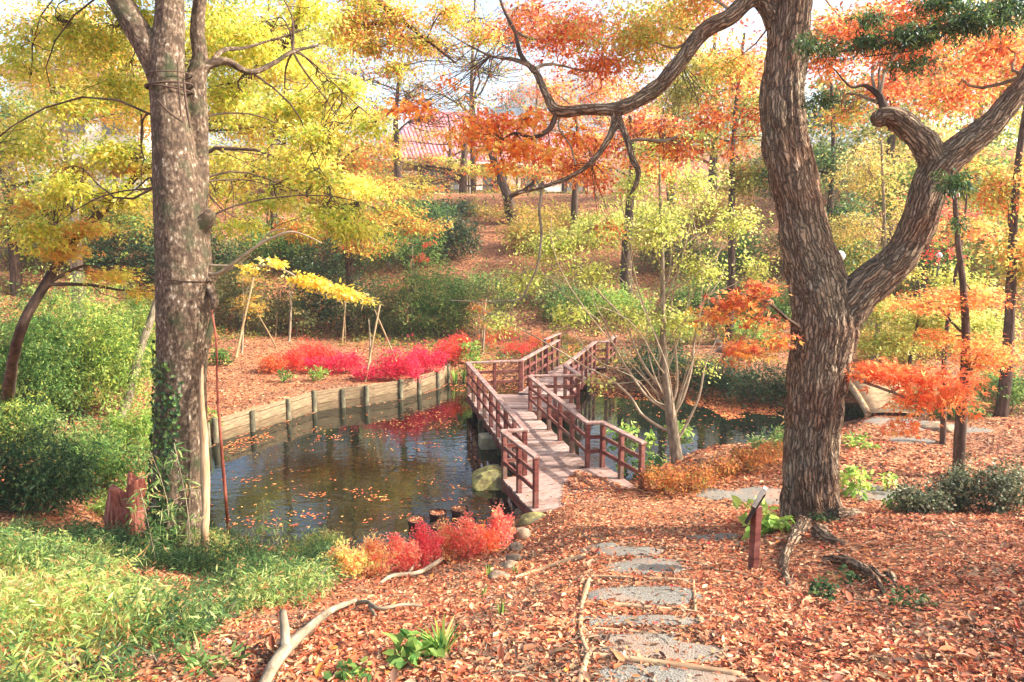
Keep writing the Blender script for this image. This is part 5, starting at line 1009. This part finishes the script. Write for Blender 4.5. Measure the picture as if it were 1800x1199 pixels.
pt = vn(c[:, 0] * .9 + 7, c[:, 1] * .9) + .12 * rng.normal(size=len(c)); BMD = [((84, 112, 66), 3), ((62, 90, 54), 3), ((112, 138, 80), 2)]; BML = [((170, 184, 100), 3), ((140, 162, 80), 3), ((200, 196, 126), 1.6), ((206, 150, 96), 1.4)]
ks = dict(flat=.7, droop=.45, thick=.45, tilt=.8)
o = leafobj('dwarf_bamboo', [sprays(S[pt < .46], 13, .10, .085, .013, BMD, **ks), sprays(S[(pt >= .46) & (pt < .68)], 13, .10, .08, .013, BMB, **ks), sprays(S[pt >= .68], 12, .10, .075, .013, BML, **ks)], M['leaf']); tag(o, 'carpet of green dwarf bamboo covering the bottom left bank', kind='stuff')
for (px, py, wd, ht, pal, lb) in ((500, 1062, 190, 82, BMB, 'pale green bamboo grass mound at the right end of the green bank'), (330, 1110, 170, 80, BMD, 'dark green bamboo grass mound below the lichen trunk'), (170, 1190, 200, 110, BMD, 'dark green bamboo grass mound in the bottom left corner'),
                                  (160, 1020, 160, 60, BML, 'yellow green leafy mound in front of the dark bush'), (430, 1010, 150, 46, BML, 'pale yellow green bamboo mound by the shore'), (40, 1100, 140, 90, BMB, 'bamboo grass mound beyond the left edge')):
    bush('bamboo_grass', lb, px, py, wd, ht * .85, pal, leaf=(.085, .014), lumps=9, dens=.75, R=.12, stems=12, flat=.7, droop=.4, rd=.8, shell=.5, tilt=.8, cat='bamboo grass')
# small grasses: tufts
def tuft(name, label, px, py, hpx, n, pal, cat='plant', spread=.3, wl=.02, mat='leaf', lean=.35):
    g = G(px, py); t = depth(g); h = hpx * t / F; V = []; Fq = []; C = []; k0 = 0
    for i in range(n):
        a = rng.random() * 2 * math.pi; out = np.array([math.cos(a), math.sin(a), 0]); l = h * (.6 + .5 * rng.random()); b = np.array([0, 0, 0]) + out * rng.random() * .05; sd = np.array([-out[1], out[0], 0]) * wl * .5
        ln = lean * (.3 + rng.random())
        pts = [b + out * l * ln * u * u + np.array([0, 0, l * (u - .18 * u * u * ln * 2)]) for u in (0, .35, .7, 1)]
        for j, q in enumerate(pts): w_ = (1, 1, .7, .08)[j]; V += [q - sd * w_, q + sd * w_]
        for j in range(3): Fq.append((k0 + 2 * j, k0 + 2 * j + 1, k0 + 2 * j + 3, k0 + 2 * j + 2))
        k0 += 8; C += [pick(pal, 1)[0]] * 8
    o = link(name, mesh_np(name, np.array(V), np.array(Fq), False, np.array(C)), M[mat], None, g); return tag(o, label, cat)
tuft('iris_tuft', 'sword leaved green tuft growing through the fallen leaves', 778, 1152, 66, 34, GR + BRT, wl=.026, lean=.6)
tuft('iris_tuft', 'small green tuft beside the flat end stone', 858, 1015, 26, 10, BRT, wl=.015)
tuft('iris_tuft', 'small upright tuft below the pale log', 882, 1080, 34, 9, GR, wl=.015)
tuft('iris_tuft', 'tiny tuft on the slope above the green sword leaves', 848, 1048, 20, 8, GR, wl=.012)
tuft('iris_tuft', 'small light tuft right of the flat end stone', 905, 1008, 20, 8, BRT, wl=.012)
tuft('grass_tuft', 'green reed tuft by the board wall end beside the bridge', 800, 680, 36, 60, BRT + GR, wl=.03, cat='grass tuft')
tuft('grass_tuft', 'reed tuft close to the far left bridge corner', 815, 672, 30, 50, GR, wl=.03, cat='grass tuft')
bush('broad_leaf_plant', 'low round leaved green plant left of the sword leaved tuft', 735, 1157, 44, 24, GR, leaf=(.09, .08), cat='plant', shape='oval', lumps=3, n=24, stems=3, R=.12)
bush('leafy_plant', 'small dark green seedling in front of the big roots', 1447, 1050, 36, 32, GRD, leaf=(.05, .03), cat='plant', lumps=3, dens=.8, R=.06)
bush('leafy_plant', 'tiny fern between the roots', 1492, 1020, 26, 18, GRD, leaf=(.05, .025), cat='plant', lumps=2, dens=.6, R=.05)
bush('leafy_plant', 'scraggly green growth at the right lower slope', 1600, 1065, 60, 22, GRD, leaf=(.05, .025), cat='plant', lumps=4, dens=.4, R=.07)
bush('leafy_plant', 'small fern at the foot of the big trunk', 1445, 920, 40, 18, GRD, leaf=(.05, .03), cat='plant', lumps=3, dens=.5, R=.06)
bush('leafy_plant', 'low seedling at the bottom edge left of centre', 620, 1195, 60, 18, GR, leaf=(.06, .035), cat='plant', lumps=3, dens=.35, R=.07)
bush('leafy_plant', 'bamboo seedling under the big dead branch', 360, 1180, 60, 30, BMB, leaf=(.12, .02), cat='plant', lumps=3, dens=.5, R=.1)
# bamboo shoots standing against the water
for (px, py, ht, lb) in ((385, 975, 50, 'short leafy shoot right of the lichen trunk against the water'), (440, 972, 50, 'single shoot second from the trunk'), (462, 970, 100, 'tall thin shoot against the water'), (492, 972, 60, 'leafy shoot right of the tall thin one'), (545, 975, 50, 'spreading shoot left of the yellow shrub'), (588, 978, 55, 'curved shoot at the left end of the yellow shrub'),
                         (300, 985, 200, 'tall bamboo shoot in front of the lichen trunk'), (335, 1000, 230, 'tallest bamboo shoot rising over the lichen trunk'), (275, 1000, 150, 'bamboo shoot at the left foot of the lichen trunk')):
    g = G(px, py); t = depth(g); h = ht * t / F; root = thing('bamboo_shoot', lb, 'bamboo shoot', g, 'bamboo shoots on the near bank'); tb = Tubes(); tops = []
    top = np.array([g.x + rng.normal(0, .08), g.y, g.z + h]); tb.add(wig(list(g), top, 6, .03), taper(.009, .003, 6), 5)
    nb = int(3 + h * 7); S = []
    for i in range(nb):
        u = .3 + .7 * i / nb; p0 = np.array(list(g)) + (top - np.array(list(g))) * u; d = rng.normal(0, 1, 3); d[2] = abs(d[2]) * .4; e = p0 + unit(d) * .16 * (1.4 - u); tb.add([p0, e], [.004, .002], 4, cap=False); S.append(e)
    tb.build('stem', M['pale'], root); leafobj('foliage', [sprays(np.array(S), 9, .09, .13, .02, BMB, flat=.6, droop=.5, tilt=.6)], M['leaf'], root)
# ivy on the lichen trunk
n = 1500; aa = rng.random(n); py_ = 600 + 380 * rng.random(n) ** .8; an = math.pi * (1.0 + .62 * rng.random(n))
trz = np.array([p.z for p, r in tr]); trx = np.array([p.x for p, r in tr]); trr = np.array([r for p, r in tr]); tryy = np.array([p.y for p, r in tr])
zz = np.array([P(300, a, T1).z for a in py_]); o_ = np.argsort(trz); ctrx = np.interp(zz, trz[o_], trx[o_]); rr = np.interp(zz, trz[o_], trr[o_]) + .02; cty = np.interp(zz, trz[o_], tryy[o_])
keep = vn3(an * 2.2, zz * 1.6, zz * 0) > .42
Nn = np.stack([np.cos(an), np.sin(an), 0 * an], 1); C = np.stack([ctrx, cty, zz], 1) + Nn * rr[:, None]; C, Nn = C[keep], Nn[keep]
D = unit(rng.normal(0, .6, C.shape) + np.array([0, 0, -.5])); D = unit(D - Nn * (D * Nn).sum(1)[:, None] * .7)
o = leafobj('ivy', [leaves(C, D, unit(Nn + rng.normal(0, .3, C.shape)), np.full(len(C), .06), np.full(len(C), .05), pick(GRD + GR[:1], len(C)), shape='oval')], M['leafdark']); tag(o, 'dark ivy climbing the lower left side of the lichen trunk', 'ivy')
# vines
q = TP_([(372, 545, 3, 10.3), (380, 600, 4, 10.3), (382, 680, 4, 10.4), (386, 745, 5, 10.5), (392, 820, 6, 10.8), (398, 890, 6, 11.2)], 10.5); e = G(403, 958)
tb = Tubes(); tb.add([p for p, r in q] + [e], [r for p, r in q] + [.03], 8, step=.06); tag(tb.build('hanging_vine', M['redwood']), 'thin red brown vine hanging from the lichen trunk to the near shore', 'vine')
q = TP_([(356, 640, 4, 10.35), (354, 700, 9, 10.25), (358, 760, 13, 10.25), (361, 840, 16, 10.25), (362, 900, 14, 10.2), (360, 940, 14, 10.15)], 10.2); e = G(362, 985)
tb = Tubes(); tb.add([p for p, r in q] + [e], [r for p, r in q] + [.06], 14, step=.05, disp=lambda c, s, l, R: R * .25 * (vn3(c * 2, s * 2, l * 3) - .5)); tag(tb.build('side_stem', M['log']), 'smooth pale stem growing against the right side of the lichen trunk', 'stem')
# rotten stump
g = G(230, 965); tb = Tubes(); t = depth(g); s = t / F * 1.12
tb.add([(g.x, g.y, g.z - .2), (g.x, g.y, g.z + 60 * s), (g.x + .02, g.y, g.z + 125 * s)], [34 * s, 31 * s, 27 * s], 60, step=.03, disp=lambda c, s_, l, R: .03 * (vn3(c * 7, s_ * 7, l * .8) - .5) * 2 + .02 * (vn3(c * 15, s_ * 15, l * 2) - .5))
o = tb.build('tree_stump', M['redwood']); tag(o, 'broken rotten red brown stump left of the lichen trunk', 'tree stump')
for v in o.data.vertices:
    zc = v.co.z - g.z
    if zc > 60 * s: v.co.z -= (zc - 60 * s) * 1.0 * (.95 * float(vn3(np.array([math.atan2(v.co.y - g.y, v.co.x - g.x) * 2.2]), np.array([3.]), np.array([0.]))[0]) + .25 * max(0, -(v.co.x - g.x) / (34 * s)))

# ================================================================= STAKED SAPLINGS
PG = 'bamboo poles propping the saplings'
def pole(label, a, b, wpx=4):
    g = G(*b); t = depth(g); top = P(a[0], a[1], t + .3); tb = Tubes(); r = wpx * .36 * t / F; tb.add([(g.x, g.y, g.z - .1), tuple((g + top) / 2), tuple(top)], [r * 1.1, r, r * .85], 8)
    tag(tb.build('support_pole', M['bamboo']), label, 'pole', PG)
for lb, a, b, w_ in (('stout pole leaning up to the left sapling', (446, 488), (414, 628), 6), ('thin upright pole behind the left sapling', (491, 508), (484, 592), 4), ('short pole slanting down right of the left sapling', (453, 552), (488, 612), 3.5),
                    ('long thin pole slanting behind the red maple seedling', (478, 515), (520, 588), 3), ('upright pole of the middle pair', (608, 528), (601, 602), 4), ('second upright pole of the middle pair', (606, 530), (607, 600), 3), ('slanting pole right of the middle pair', (606, 535), (632, 590), 3.5),
                    ('tall pole leaning left whose foot stands on the board wall', (668, 536), (641, 672), 5), ('pole crossing the tall leaning pole', (658, 544), (702, 645), 4), ('tall thin pole topped with red leaves', (722, 455), (720, 592), 4),
                    ('pole leaning beside the green climber', (855, 525), (842, 622), 4), ('thin pole slanting towards the bridge turn', (868, 560), (892, 612), 3)):
    pole(lb, a, b, w_)
def sapling(label, px, py, topy, cl, pal, n, shape='palm', name='sapling', w_=5):
    g = G(px, py); t = depth(g); return tree(name, label, 'sapling', [(Vector((g.x, g.y, g.z - .05)), w_ / 2 * t / F), (P(px + 3, (py + topy) / 2, t), w_ * .4 * t / F), (P(px, topy, t), .01)], 'grey', [clump(a, b, t, c_, d) for a, b, c_, d in cl], pal, n, 14, .2, .08, .05, shape=shape, twigs=n // 2, k=6, tilt=.15, flat=.3, droop=.1)
sapling('young maple with yellow orange leaf layers above the left props', 425, 620, 460, [(440, 490, 34, 22), (430, 530, 30, 16), (450, 545, 24, 14)], OLV + YO, 110)
sapling('tiny red leaved maple seedling behind the orange azaleas', 520, 590, 548, [(524, 560, 12, 10), (520, 580, 16, 7)], REDO, 26)
sapling('bare twiggy sapling tied to the crossed poles', 648, 660, 560, [(655, 590, 16, 14)], OLV, 4)
sapling('thin sapling carrying a few red leaves at its top', 724, 592, 425, [(740, 455, 20, 9), (733, 470, 14, 6), (752, 430, 10, 4)], REDO, 24)
sapling('thin sapling with dull orange leaves by the green climber', 848, 622, 530, [(845, 540, 22, 16), (850, 570, 16, 12)], ORS + OLV, 30)
sapling('bare upright sapling behind the middle props', 508, 600, 500, [(515, 520, 20, 16)], OLV, 6)

# ================================================================= POTS IN THE WATER
for k, (px, py, lb) in enumerate(((733, 925, 'leaf filled pot at the left of the pots in the water'), (770, 912, 'leaf filled pot at the back left of the group'), (808, 905, 'leaf filled pot furthest right at the back'), (772, 935, 'leaf filled pot at the front behind the orange shrub'), (822, 925, 'leaf filled pot behind the red topped shrub'))):
    q = Z(px, py, .0); root = thing('water_pot', lb, 'pot', (q.x, q.y, 0), 'planting pots standing in the pond'); import bmesh
    bm = bmesh.new(); k_ = 28; prof = [(.13, -.2), (.185, .13), (.19, .15), (.172, .15), (.165, .11)]
    rg = [[bm.verts.new((r * math.cos(a * 2 * math.pi / k_), r * math.sin(a * 2 * math.pi / k_), z)) for a in range(k_)] for r, z in prof]
    for a in range(4):
        for b in range(k_): bm.faces.new((rg[a][b], rg[a][(b + 1) % k_], rg[a + 1][(b + 1) % k_], rg[a + 1][b]))
    bm.faces.new(rg[0][::-1]); me = bpy.data.meshes.new('pot_wall'); bm.to_mesh(me); bm.free(); link('pot_wall', me, M['pot'], root)
    bm = bmesh.new(); bmesh.ops.create_circle(bm, cap_ends=True, radius=.166, segments=24); me = bpy.data.meshes.new('soil'); bm.to_mesh(me); bm.free(); link('soil', me, M['ground'], root, Vector((0, 0, .112)))
    n = 130; a = rng.random(n) * 6.28; r = .155 * np.sqrt(rng.random(n)); C = np.stack([q.x + r * np.cos(a), q.y + r * np.sin(a), np.full(n, .125) + .02 * rng.random(n)], 1)
    leafobj('dead_leaves', [leaves(C, unit(np.stack([rng.normal(size=n), rng.normal(size=n), .2 * rng.normal(size=n)], 1)), unit(np.array([0, 0, 1.]) + rng.normal(0, .25, (n, 3))), np.full(n, .05), np.full(n, .03), pick(LIT, n))], M['litter'], root)['kind'] = 'stuff'

# ================================================================= SIGNPOST
g = G(1324, 1000); t = depth(g); s = t / F
sg = thing('signpost', 'short brown wooden post with a slanted name board beside the path', 'signpost', g, rz=0)
hp = 118 * s
box('post', (g.x, g.y, g.z + hp / 2 - .05), (.085, .085, hp + .1), M['rail'], sg, .35, bev=.008)
e_ = Vector((.50, .05, .86)).normalized(); vw = (Vector((g.x, g.y, g.z + .8)) - Vector((0, 0, CH))).normalized(); yv = (vw - e_ * vw.dot(e_)); yv.z += .05; yv = (yv - e_ * yv.dot(e_)).normalized(); zv = e_.cross(yv)
Rm = Matrix((e_, yv, zv)).transposed().to_euler(); top_ = Vector((g.x, g.y, g.z + hp))
box('board', tuple(top_ - e_ * .03), (.36, .30, .034), M['darkwood'], sg, rot=Rm, bev=.003)
box('board_cap', tuple(top_ + e_ * .09 + zv * .02), (.22, .31, .040), M['signtop'], sg, rot=Rm, bev=.004)

# ================================================================= EARTH BRIDGE, LAMPS
q0 = G(1580, 732); q1 = P(1512, 672, 25.4)
eb = thing('earth_bridge', 'small arched earth topped bridge over the inlet at the right', 'bridge', (q0.x, q0.y, q0.z))
a = Vector((q0.x, q0.y, q0.z)); b = Vector((q1.x - .2, q1.y + .6, q0.z + .1)); d = (b - a); sd = Vector((d.y, -d.x, 0)).normalized(); V = []; n = 14
for i in range(n + 1):
    u = i / n; c_ = a + d * u; arch = .42 * math.sin(math.pi * u); wdt = .78
    for so, zz in ((-wdt, 0), (-wdt * .5, .05), (0, .07), (wdt * .5, .05), (wdt, 0), (wdt, -.28), (-wdt, -.28)): V.append(tuple(c_ + sd * so + Vector((0, 0, arch + zz + .05)) - eb.location))
Fq = [(i * 7 + j, i * 7 + (j + 1) % 7, (i + 1) * 7 + (j + 1) % 7, (i + 1) * 7 + j) for i in range(n) for j in range(7)]
link('deck', mesh_np('deck', V, Fq, False), M['tan'], eb)
for so in (-.82, .82):
    tb = Tubes(); tb.add([tuple(a + d * (i / 10) + sd * so + Vector((0, 0, .42 * math.sin(math.pi * i / 10) + .03))) for i in range(11)], [.09] * 11, 10); tb.build('edge_log', M['log'], eb)
for px, py, t, r, lb in ((1476, 450, 26, .19, 'white globe lamp seen just right of the big trunk'), (1651, 449, 30, .12, 'small white globe lamp near the right edge')):
    q = P(px, py, t); z0 = Hs(q.x, q.y); root = thing('garden_lamp', lb, 'lamp', (q.x, q.y, z0)); import bmesh
    bm = bmesh.new(); bmesh.ops.create_uvsphere(bm, u_segments=24, v_segments=14, radius=r); [setattr(f, 'smooth', True) for f in bm.faces]; me = bpy.data.meshes.new('globe'); bm.to_mesh(me); bm.free()
    link('globe', me, M['globe'], root, q - root.location); tb = Tubes(); tb.add([(q.x, q.y, z0 - .1), (q.x, q.y, q.z - r)], [.05, .04], 10); tb.build('lamp_post', M['darkwood'], root)

# ================================================================= HOUSE
hc = P(870, 345, 76); z0 = Hs(hc.x, hc.y); hs = thing('house', 'low cream walled house with a red ribbed roof behind the trees', 'house', (hc.x, hc.y, hc.z), rz=math.radians(22))
def hbox(name, c, s, mat, par=None, bev=.0): o = link(name, box_me(name, *s, bev), M[mat], par or hs, Vector(c)); return o
Wd, Dp, Hw = 17.0, 8.0, 2.3; hs.scale = (1.31, 1.31, 1.31)
hbox('foundation', (0, 4, -2.4), (Wd + .2, Dp, 4.6), 'white')
hbox('wall', (0, 4.1, Hw / 2), (Wd, Dp - .2, Hw), 'tanwall')
hbox('sill_band', (0, -.02, .02), (Wd + .3, .3, .32), 'white'); hbox('eave_band', (0, -.05, Hw + .12), (Wd + .6, .5, .34), 'white')
for k in range(9):
    x = -Wd / 2 + .2 + k * (Wd - .4) / 8; hbox('column', (x, -.06, Hw / 2), (.22, .24, Hw - .35), 'white' if k in (3, 5) else 'darkwood')
for k in range(8):
    x = -Wd / 2 + .2 + (k + .5) * (Wd - .4) / 8
    w_ = hbox('window', (x, -.01, 1.15), (1.7, .06, 1.5), 'darkwood')
    hbox('pane', (-.4, -.035, 0), (.76, .02, 1.36), 'glass' if k % 3 else 'white', w_); hbox('pane', (.4, -.035, 0), (.76, .02, 1.36), 'glass' if k % 2 else 'white', w_)
# roof: hip with raised ribs
ov = 1.0; E = Hw + .3; Rg = 4.2; x0, x1, y0, y1 = -Wd / 2 - ov, Wd / 2 + ov, -ov, Dp + ov; rdg = 4.2
V = [(x0, y0, E), (x1, y0, E), (x1, y1, E), (x0, y1, E), (x0 + rdg, Dp / 2, E + Rg), (x1 - rdg, Dp / 2, E + Rg), (x0, y0, E - .15), (x1, y0, E - .15), (x1, y1, E - .15), (x0, y1, E - .15)]
me = bpy.data.meshes.new('roof'); me.from_pydata(V, [], [(0, 1, 5, 4), (1, 2, 5), (2, 3, 4, 5), (3, 0, 4), (0, 6, 7, 1), (1, 7, 8, 2), (2, 8, 9, 3), (3, 9, 6, 0), (9, 8, 7, 6)]); rf = link('roof', me, M['roofgap'], hs)
tile = {}
nrow, ncol = 9, 60; slope = Vector((0, Dp / 2 - y0, Rg)); cnt = 0
me_t = box_me('tile', (x1 - x0) / ncol * .62, slope.length / nrow * 1.02, .09, .0); pit = math.atan2(Rg, Dp / 2 - y0)
V = []; Fq = []; Tv = np.array([v.co[:] for v in me_t.vertices]); Tf = [tuple(p.vertices) for p in me_t.polygons]; R_ = np.array(Matrix.Rotation(pit, 3, 'X'))
single = 0
for r_ in range(nrow):
    u = (r_ + .5) / nrow
    for c_ in range(ncol):
        x = x0 + (c_ + .5) * (x1 - x0) / ncol
        if x < x0 + rdg * u or x > x1 - rdg * u: continue
        pos = np.array([x, y0 + (Dp / 2 - y0) * u - .02, E + Rg * u + .06 - .012 * (r_ % 2)])
        if single < 300:
            o = link('tile', me_t, M['roof'], rf, Vector(pos)); o.rotation_euler = (pit, 0, 0); single += 1
        else:
            b0 = len(V); V += [tuple(R_ @ v + pos) for v in Tv]; Fq += [tuple(b0 + i for i in f) for f in Tf]
me = bpy.data.meshes.new('roof_tiles'); me.from_pydata(V, [], Fq); o = link('roof_tiles', me, M['roof'], rf); o['kind'] = 'stuff'
hbox('ridge_cap', (0, Dp / 2, E + Rg + .08), (x1 - x0 - 2 * rdg + .3, .4, .24), 'roof')
# dark hedge below the house, white building glimpsed far left
bush('hedge', 'dark clipped hedge running below the house windows', 760, 378, 190, 34, GRD, leaf=(.2, .09), lumps=9, dens=1.2, R=.4, rd=.25, cat='hedge', leafm='leafdark')
q = P(150, 420, 46); wb = thing('building', 'white building glimpsed through yellow leaves at far left', 'building', (q.x, q.y, Hs(q.x, q.y)), rz=.2); hbox('wall', (0, 3, 2.5), (7, 6, 9), 'white', wb); hbox('roof', (0, 3, 7.2), (8, 7, .5), 'roof', wb)
for k in range(3): hbox('window', (-2.2 + k * 2.2, -.03, 4.2), (1.2, .08, 1.3), 'glass', wb)

# ================================================================= FALLEN LEAVES
def gmask(x, y):
    m = np.zeros(len(x), bool)
    for cx_, cy_, rx, ry, rot in GP:
        dx, dy = x - cx_, y - cy_; a_ = dx * math.cos(rot) + dy * math.sin(rot); b_ = -dx * math.sin(rot) + dy * math.cos(rot); m |= (a_ / (rx * .9)) ** 2 + (b_ / (ry * .85)) ** 2 + 3.0 * fbm(x * 4, y * 4, 3) < 1
    return m
DECK = [[A0, AR0, AR1, (1.74, 15.8), (.53, 20.7), (2.0, 20.8), (1.7, 22.5), (3.2, 27.0), (3.7, 27.1), (4.2, 28.6), (2.3, 29.1), (1.8, 27.5), (.3, 23.1), (-1.47, 22.9), (.3, 15.1), (-.2, 14.95)]]
def litter(n, y0, y1, L, W, name_parts, xw=.86, shape='oval', flatn=.38):
    u = rng.random(n); yy = 1 / (1 / y0 + (1 / y1 - 1 / y0) * u); xx = (rng.random(n) * 2 - 1) * (yy * xw + .8)
    keep = (sdf(xx, yy) > .02) & ~inpoly(xx, yy, DECK[0]); gm = gmask(xx, yy); keep &= ~(gm & (rng.random(n) < .74 + .9 * fbm(xx * 3, yy * 3, 2)))
    bm_ = inpoly(xx, yy, BPp) & (rng.random(n) < .25); keep &= ~bm_
    keep &= (fbm(xx * 2.2 + 31, yy * 2.2, 3) + .22 * rng.normal(size=n)) > -.17
    xx, yy = xx[keep], yy[keep]; n = len(xx); z = H(xx, yy) + .004 + .03 * rng.random(n) ** 2
    C = np.stack([xx, yy, z], 1); D = unit(np.stack([rng.normal(size=n), rng.normal(size=n), .28 * rng.normal(size=n)], 1)); Nn = unit(np.array([0, 0, 1.]) + rng.normal(0, flatn, (n, 3)))
    sc_ = (1 + .28 * rng.normal(size=n)).clip(.45, 1.7)
    patch = (fbm(xx * .9, yy * .9, 3) > .02).astype(float)[:, None]; col = pick(LIT, n, jit=.24) * (1 - .28 * patch * np.array([[.7, 1, 1.1]])); br_ = (fbm(xx * 1.7 + 50, yy * 1.7, 3) > .10)[:, None]; col = np.where(br_ & (rng.random((n, 1)) < .5), pick([((128, 96, 72), 2), ((98, 70, 54), 2), ((160, 128, 98), 1)], n), col)
    name_parts.append(leaves(C, D, Nn, L * sc_, W * sc_, col, fold=.14, shape=shape, curl=.15))
lp = []; litter(150000, 3.0, 8.5, .044, .018, lp); litter(6000, 3.0, 8.5, .078, .040, lp, flatn=.2); litter(90000, 8.0, 15, .058, .026, lp, shape='diamond'); litter(80000, 14, 40, .10, .05, lp, shape='diamond')
# leaves spilling on the near deck
c = scatter_poly([(.95, 13.35), (2.55, 14.05), (2.2, 14.7), (1.5, 15.4), (1.25, 15.0), (1.1, 14.4)], 1500); n = len(c)
C = np.column_stack([c, np.full(n, ZD + .012) + .02 * rng.random(n)]); lp.append(leaves(C, unit(np.column_stack([rng.normal(size=(n, 2)), .1 * rng.normal(size=n)])), unit(np.array([0, 0, 1.]) + rng.normal(0, .25, (n, 3))), np.full(n, .07), np.full(n, .036), pick(LIT, n), fold=.2))
c = scatter_poly(DECK[0], 260); n = len(c); C = np.column_stack([c, np.full(n, ZD + .012)]); lp.append(leaves(C, unit(np.column_stack([rng.normal(size=(n, 2)), .02 * rng.normal(size=n)])), unit(np.array([0, 0, 1.]) + rng.normal(0, .12, (n, 3))), np.full(n, .07), np.full(n, .035), pick(LIT, n), fold=.1))
tag(leafobj('fallen_leaves', [p for p in lp if p[1].shape[1] == 4], M['litter']), 'russet fallen leaves covering the slope and path', kind='stuff')
tw = Tubes()
for k in range(420):
    y_ = 3.4 + 11 * rng.random() ** 1.3; x_ = (rng.random() * 2 - 1) * (y_ * .8)
    if sdf(np.array([x_]), np.array([y_]))[0] < .15: continue
    a_ = rng.random() * 3.14; l_ = .08 + .28 * rng.random(); p0 = np.array([x_, y_, 0]); p1 = p0 + np.array([math.cos(a_), math.sin(a_), 0]) * l_; p0[2] = Hs(p0[0], p0[1]) + .02; p1[2] = Hs(p1[0], p1[1]) + .03
    tw.add(wig(p0, p1, 4, .06, .05), taper(.0045, .002, 4), 4, cap=False)
tag(tw.build('fallen_twigs', M['grey']), 'small dead twigs scattered over the fallen leaves', kind='stuff')
# leaves floating on the pond
FL = [((226, 130, 76), 3), ((206, 104, 64), 3), ((236, 170, 96), 2), ((160, 84, 56), 2)]
def floaters(poly, n, L):
    c = scatter_poly([(p.x, p.y) for p in poly], n); c = c[sdf(c[:, 0], c[:, 1]) < -.05]; n = len(c); C = np.column_stack([c, np.full(n, .006) + .006 * rng.random(n)])
    return leaves(C, unit(np.column_stack([rng.normal(size=(n, 2)), 0 * c[:, 0]])), unit(np.array([0, 0, 1.]) + rng.normal(0, .06, (n, 3))), L * (.7 + .6 * rng.random(n)), L * .5 * (.7 + .6 * rng.random(n)), pick(FL, n), fold=.05, curl=.02)
Zs = lambda *p: [Z(*q) for q in p]
fl = [floaters(Zs((370, 790), (800, 680), (900, 780), (900, 920), (700, 985), (370, 960)), 260, .08), floaters(Zs((660, 740), (760, 715), (820, 740), (760, 760)), 90, .10), floaters(Zs((1040, 700), (1380, 720), (1400, 780), (1150, 790)), 130, .09)]
for a in range(34):
    px = rng.uniform(400, 830); py = rng.uniform(740, 930); fl.append(floaters(Zs((px - 26, py - 3), (px + 26, py - 6), (px + 34, py + 4), (px - 16, py + 6)), int(rng.integers(5, 26)), .08))
fl += [floaters(Zs((1030, 672), (1130, 686), (1230, 692), (1230, 702), (1130, 704), (1040, 696)), 700, .10), floaters(Zs((1200, 692), (1300, 700), (1380, 716), (1360, 730), (1290, 724), (1210, 712)), 1500, .10), floaters(Zs((1240, 716), (1300, 712), (1306, 734), (1280, 738)), 500, .10), floaters(Zs((790, 676), (930, 672), (930, 690), (800, 690)), 300, .1), floaters(Zs((380, 782), (470, 760), (480, 770), (400, 800)), 140, .09), floaters(Zs((700, 975), (900, 915), (900, 900), (700, 955)), 120, .08)]
tag(leafobj('floating_leaves', fl, M['litter']), 'orange fallen leaves floating on the dark pond', kind='stuff')
# sparse undergrowth over the far bank and hillside
n = 9000; u = rng.random(n); yy = 1 / (1 / 27 + (1 / 62 - 1 / 27) * u); xx = (rng.random(n) * 2 - 1) * yy * .82; keep = (sdf(xx, yy) > .6) & (((fbm(xx * .25 + 40, yy * .25, 3) > -.08) | (yy > 38)) & ~((xx > -3.2 - (yy - 36) * .02) & (xx < 1.6) & (yy > 31) & (yy < 52))); xx, yy = xx[keep], yy[keep]
S = np.stack([xx, yy, H(xx, yy) + .12], 1); tag(leafobj('undergrowth', [sprays(S, 12, .42, .16, .07, GRO + OLV + GR[:1], flat=.6)], M['leaf']), 'low green and straw undergrowth on the far hillside', kind='stuff')

# ================================================================= HAZE
hz_ = link('haze', box_me('haze', 830, 480, 84), None, None, Vector((0, 175, 38)))
m = bpy.data.materials.new('haze'); m.use_nodes = True; t = m.node_tree; t.nodes.remove(t.nodes['Principled BSDF'])
v = t.nodes.new('ShaderNodeVolumePrincipled'); v.inputs['Color'].default_value = (.93, .94, .96, 1); v.inputs['Density'].default_value = .0007; v.inputs['Anisotropy'].default_value = .2
t.links.new(v.outputs[0], t.nodes['Material Output'].inputs['Volume']); hz_.data.materials.clear(); hz_.data.materials.append(m); tag(hz_, 'thin pale autumn haze filling the valley', kind='stuff')
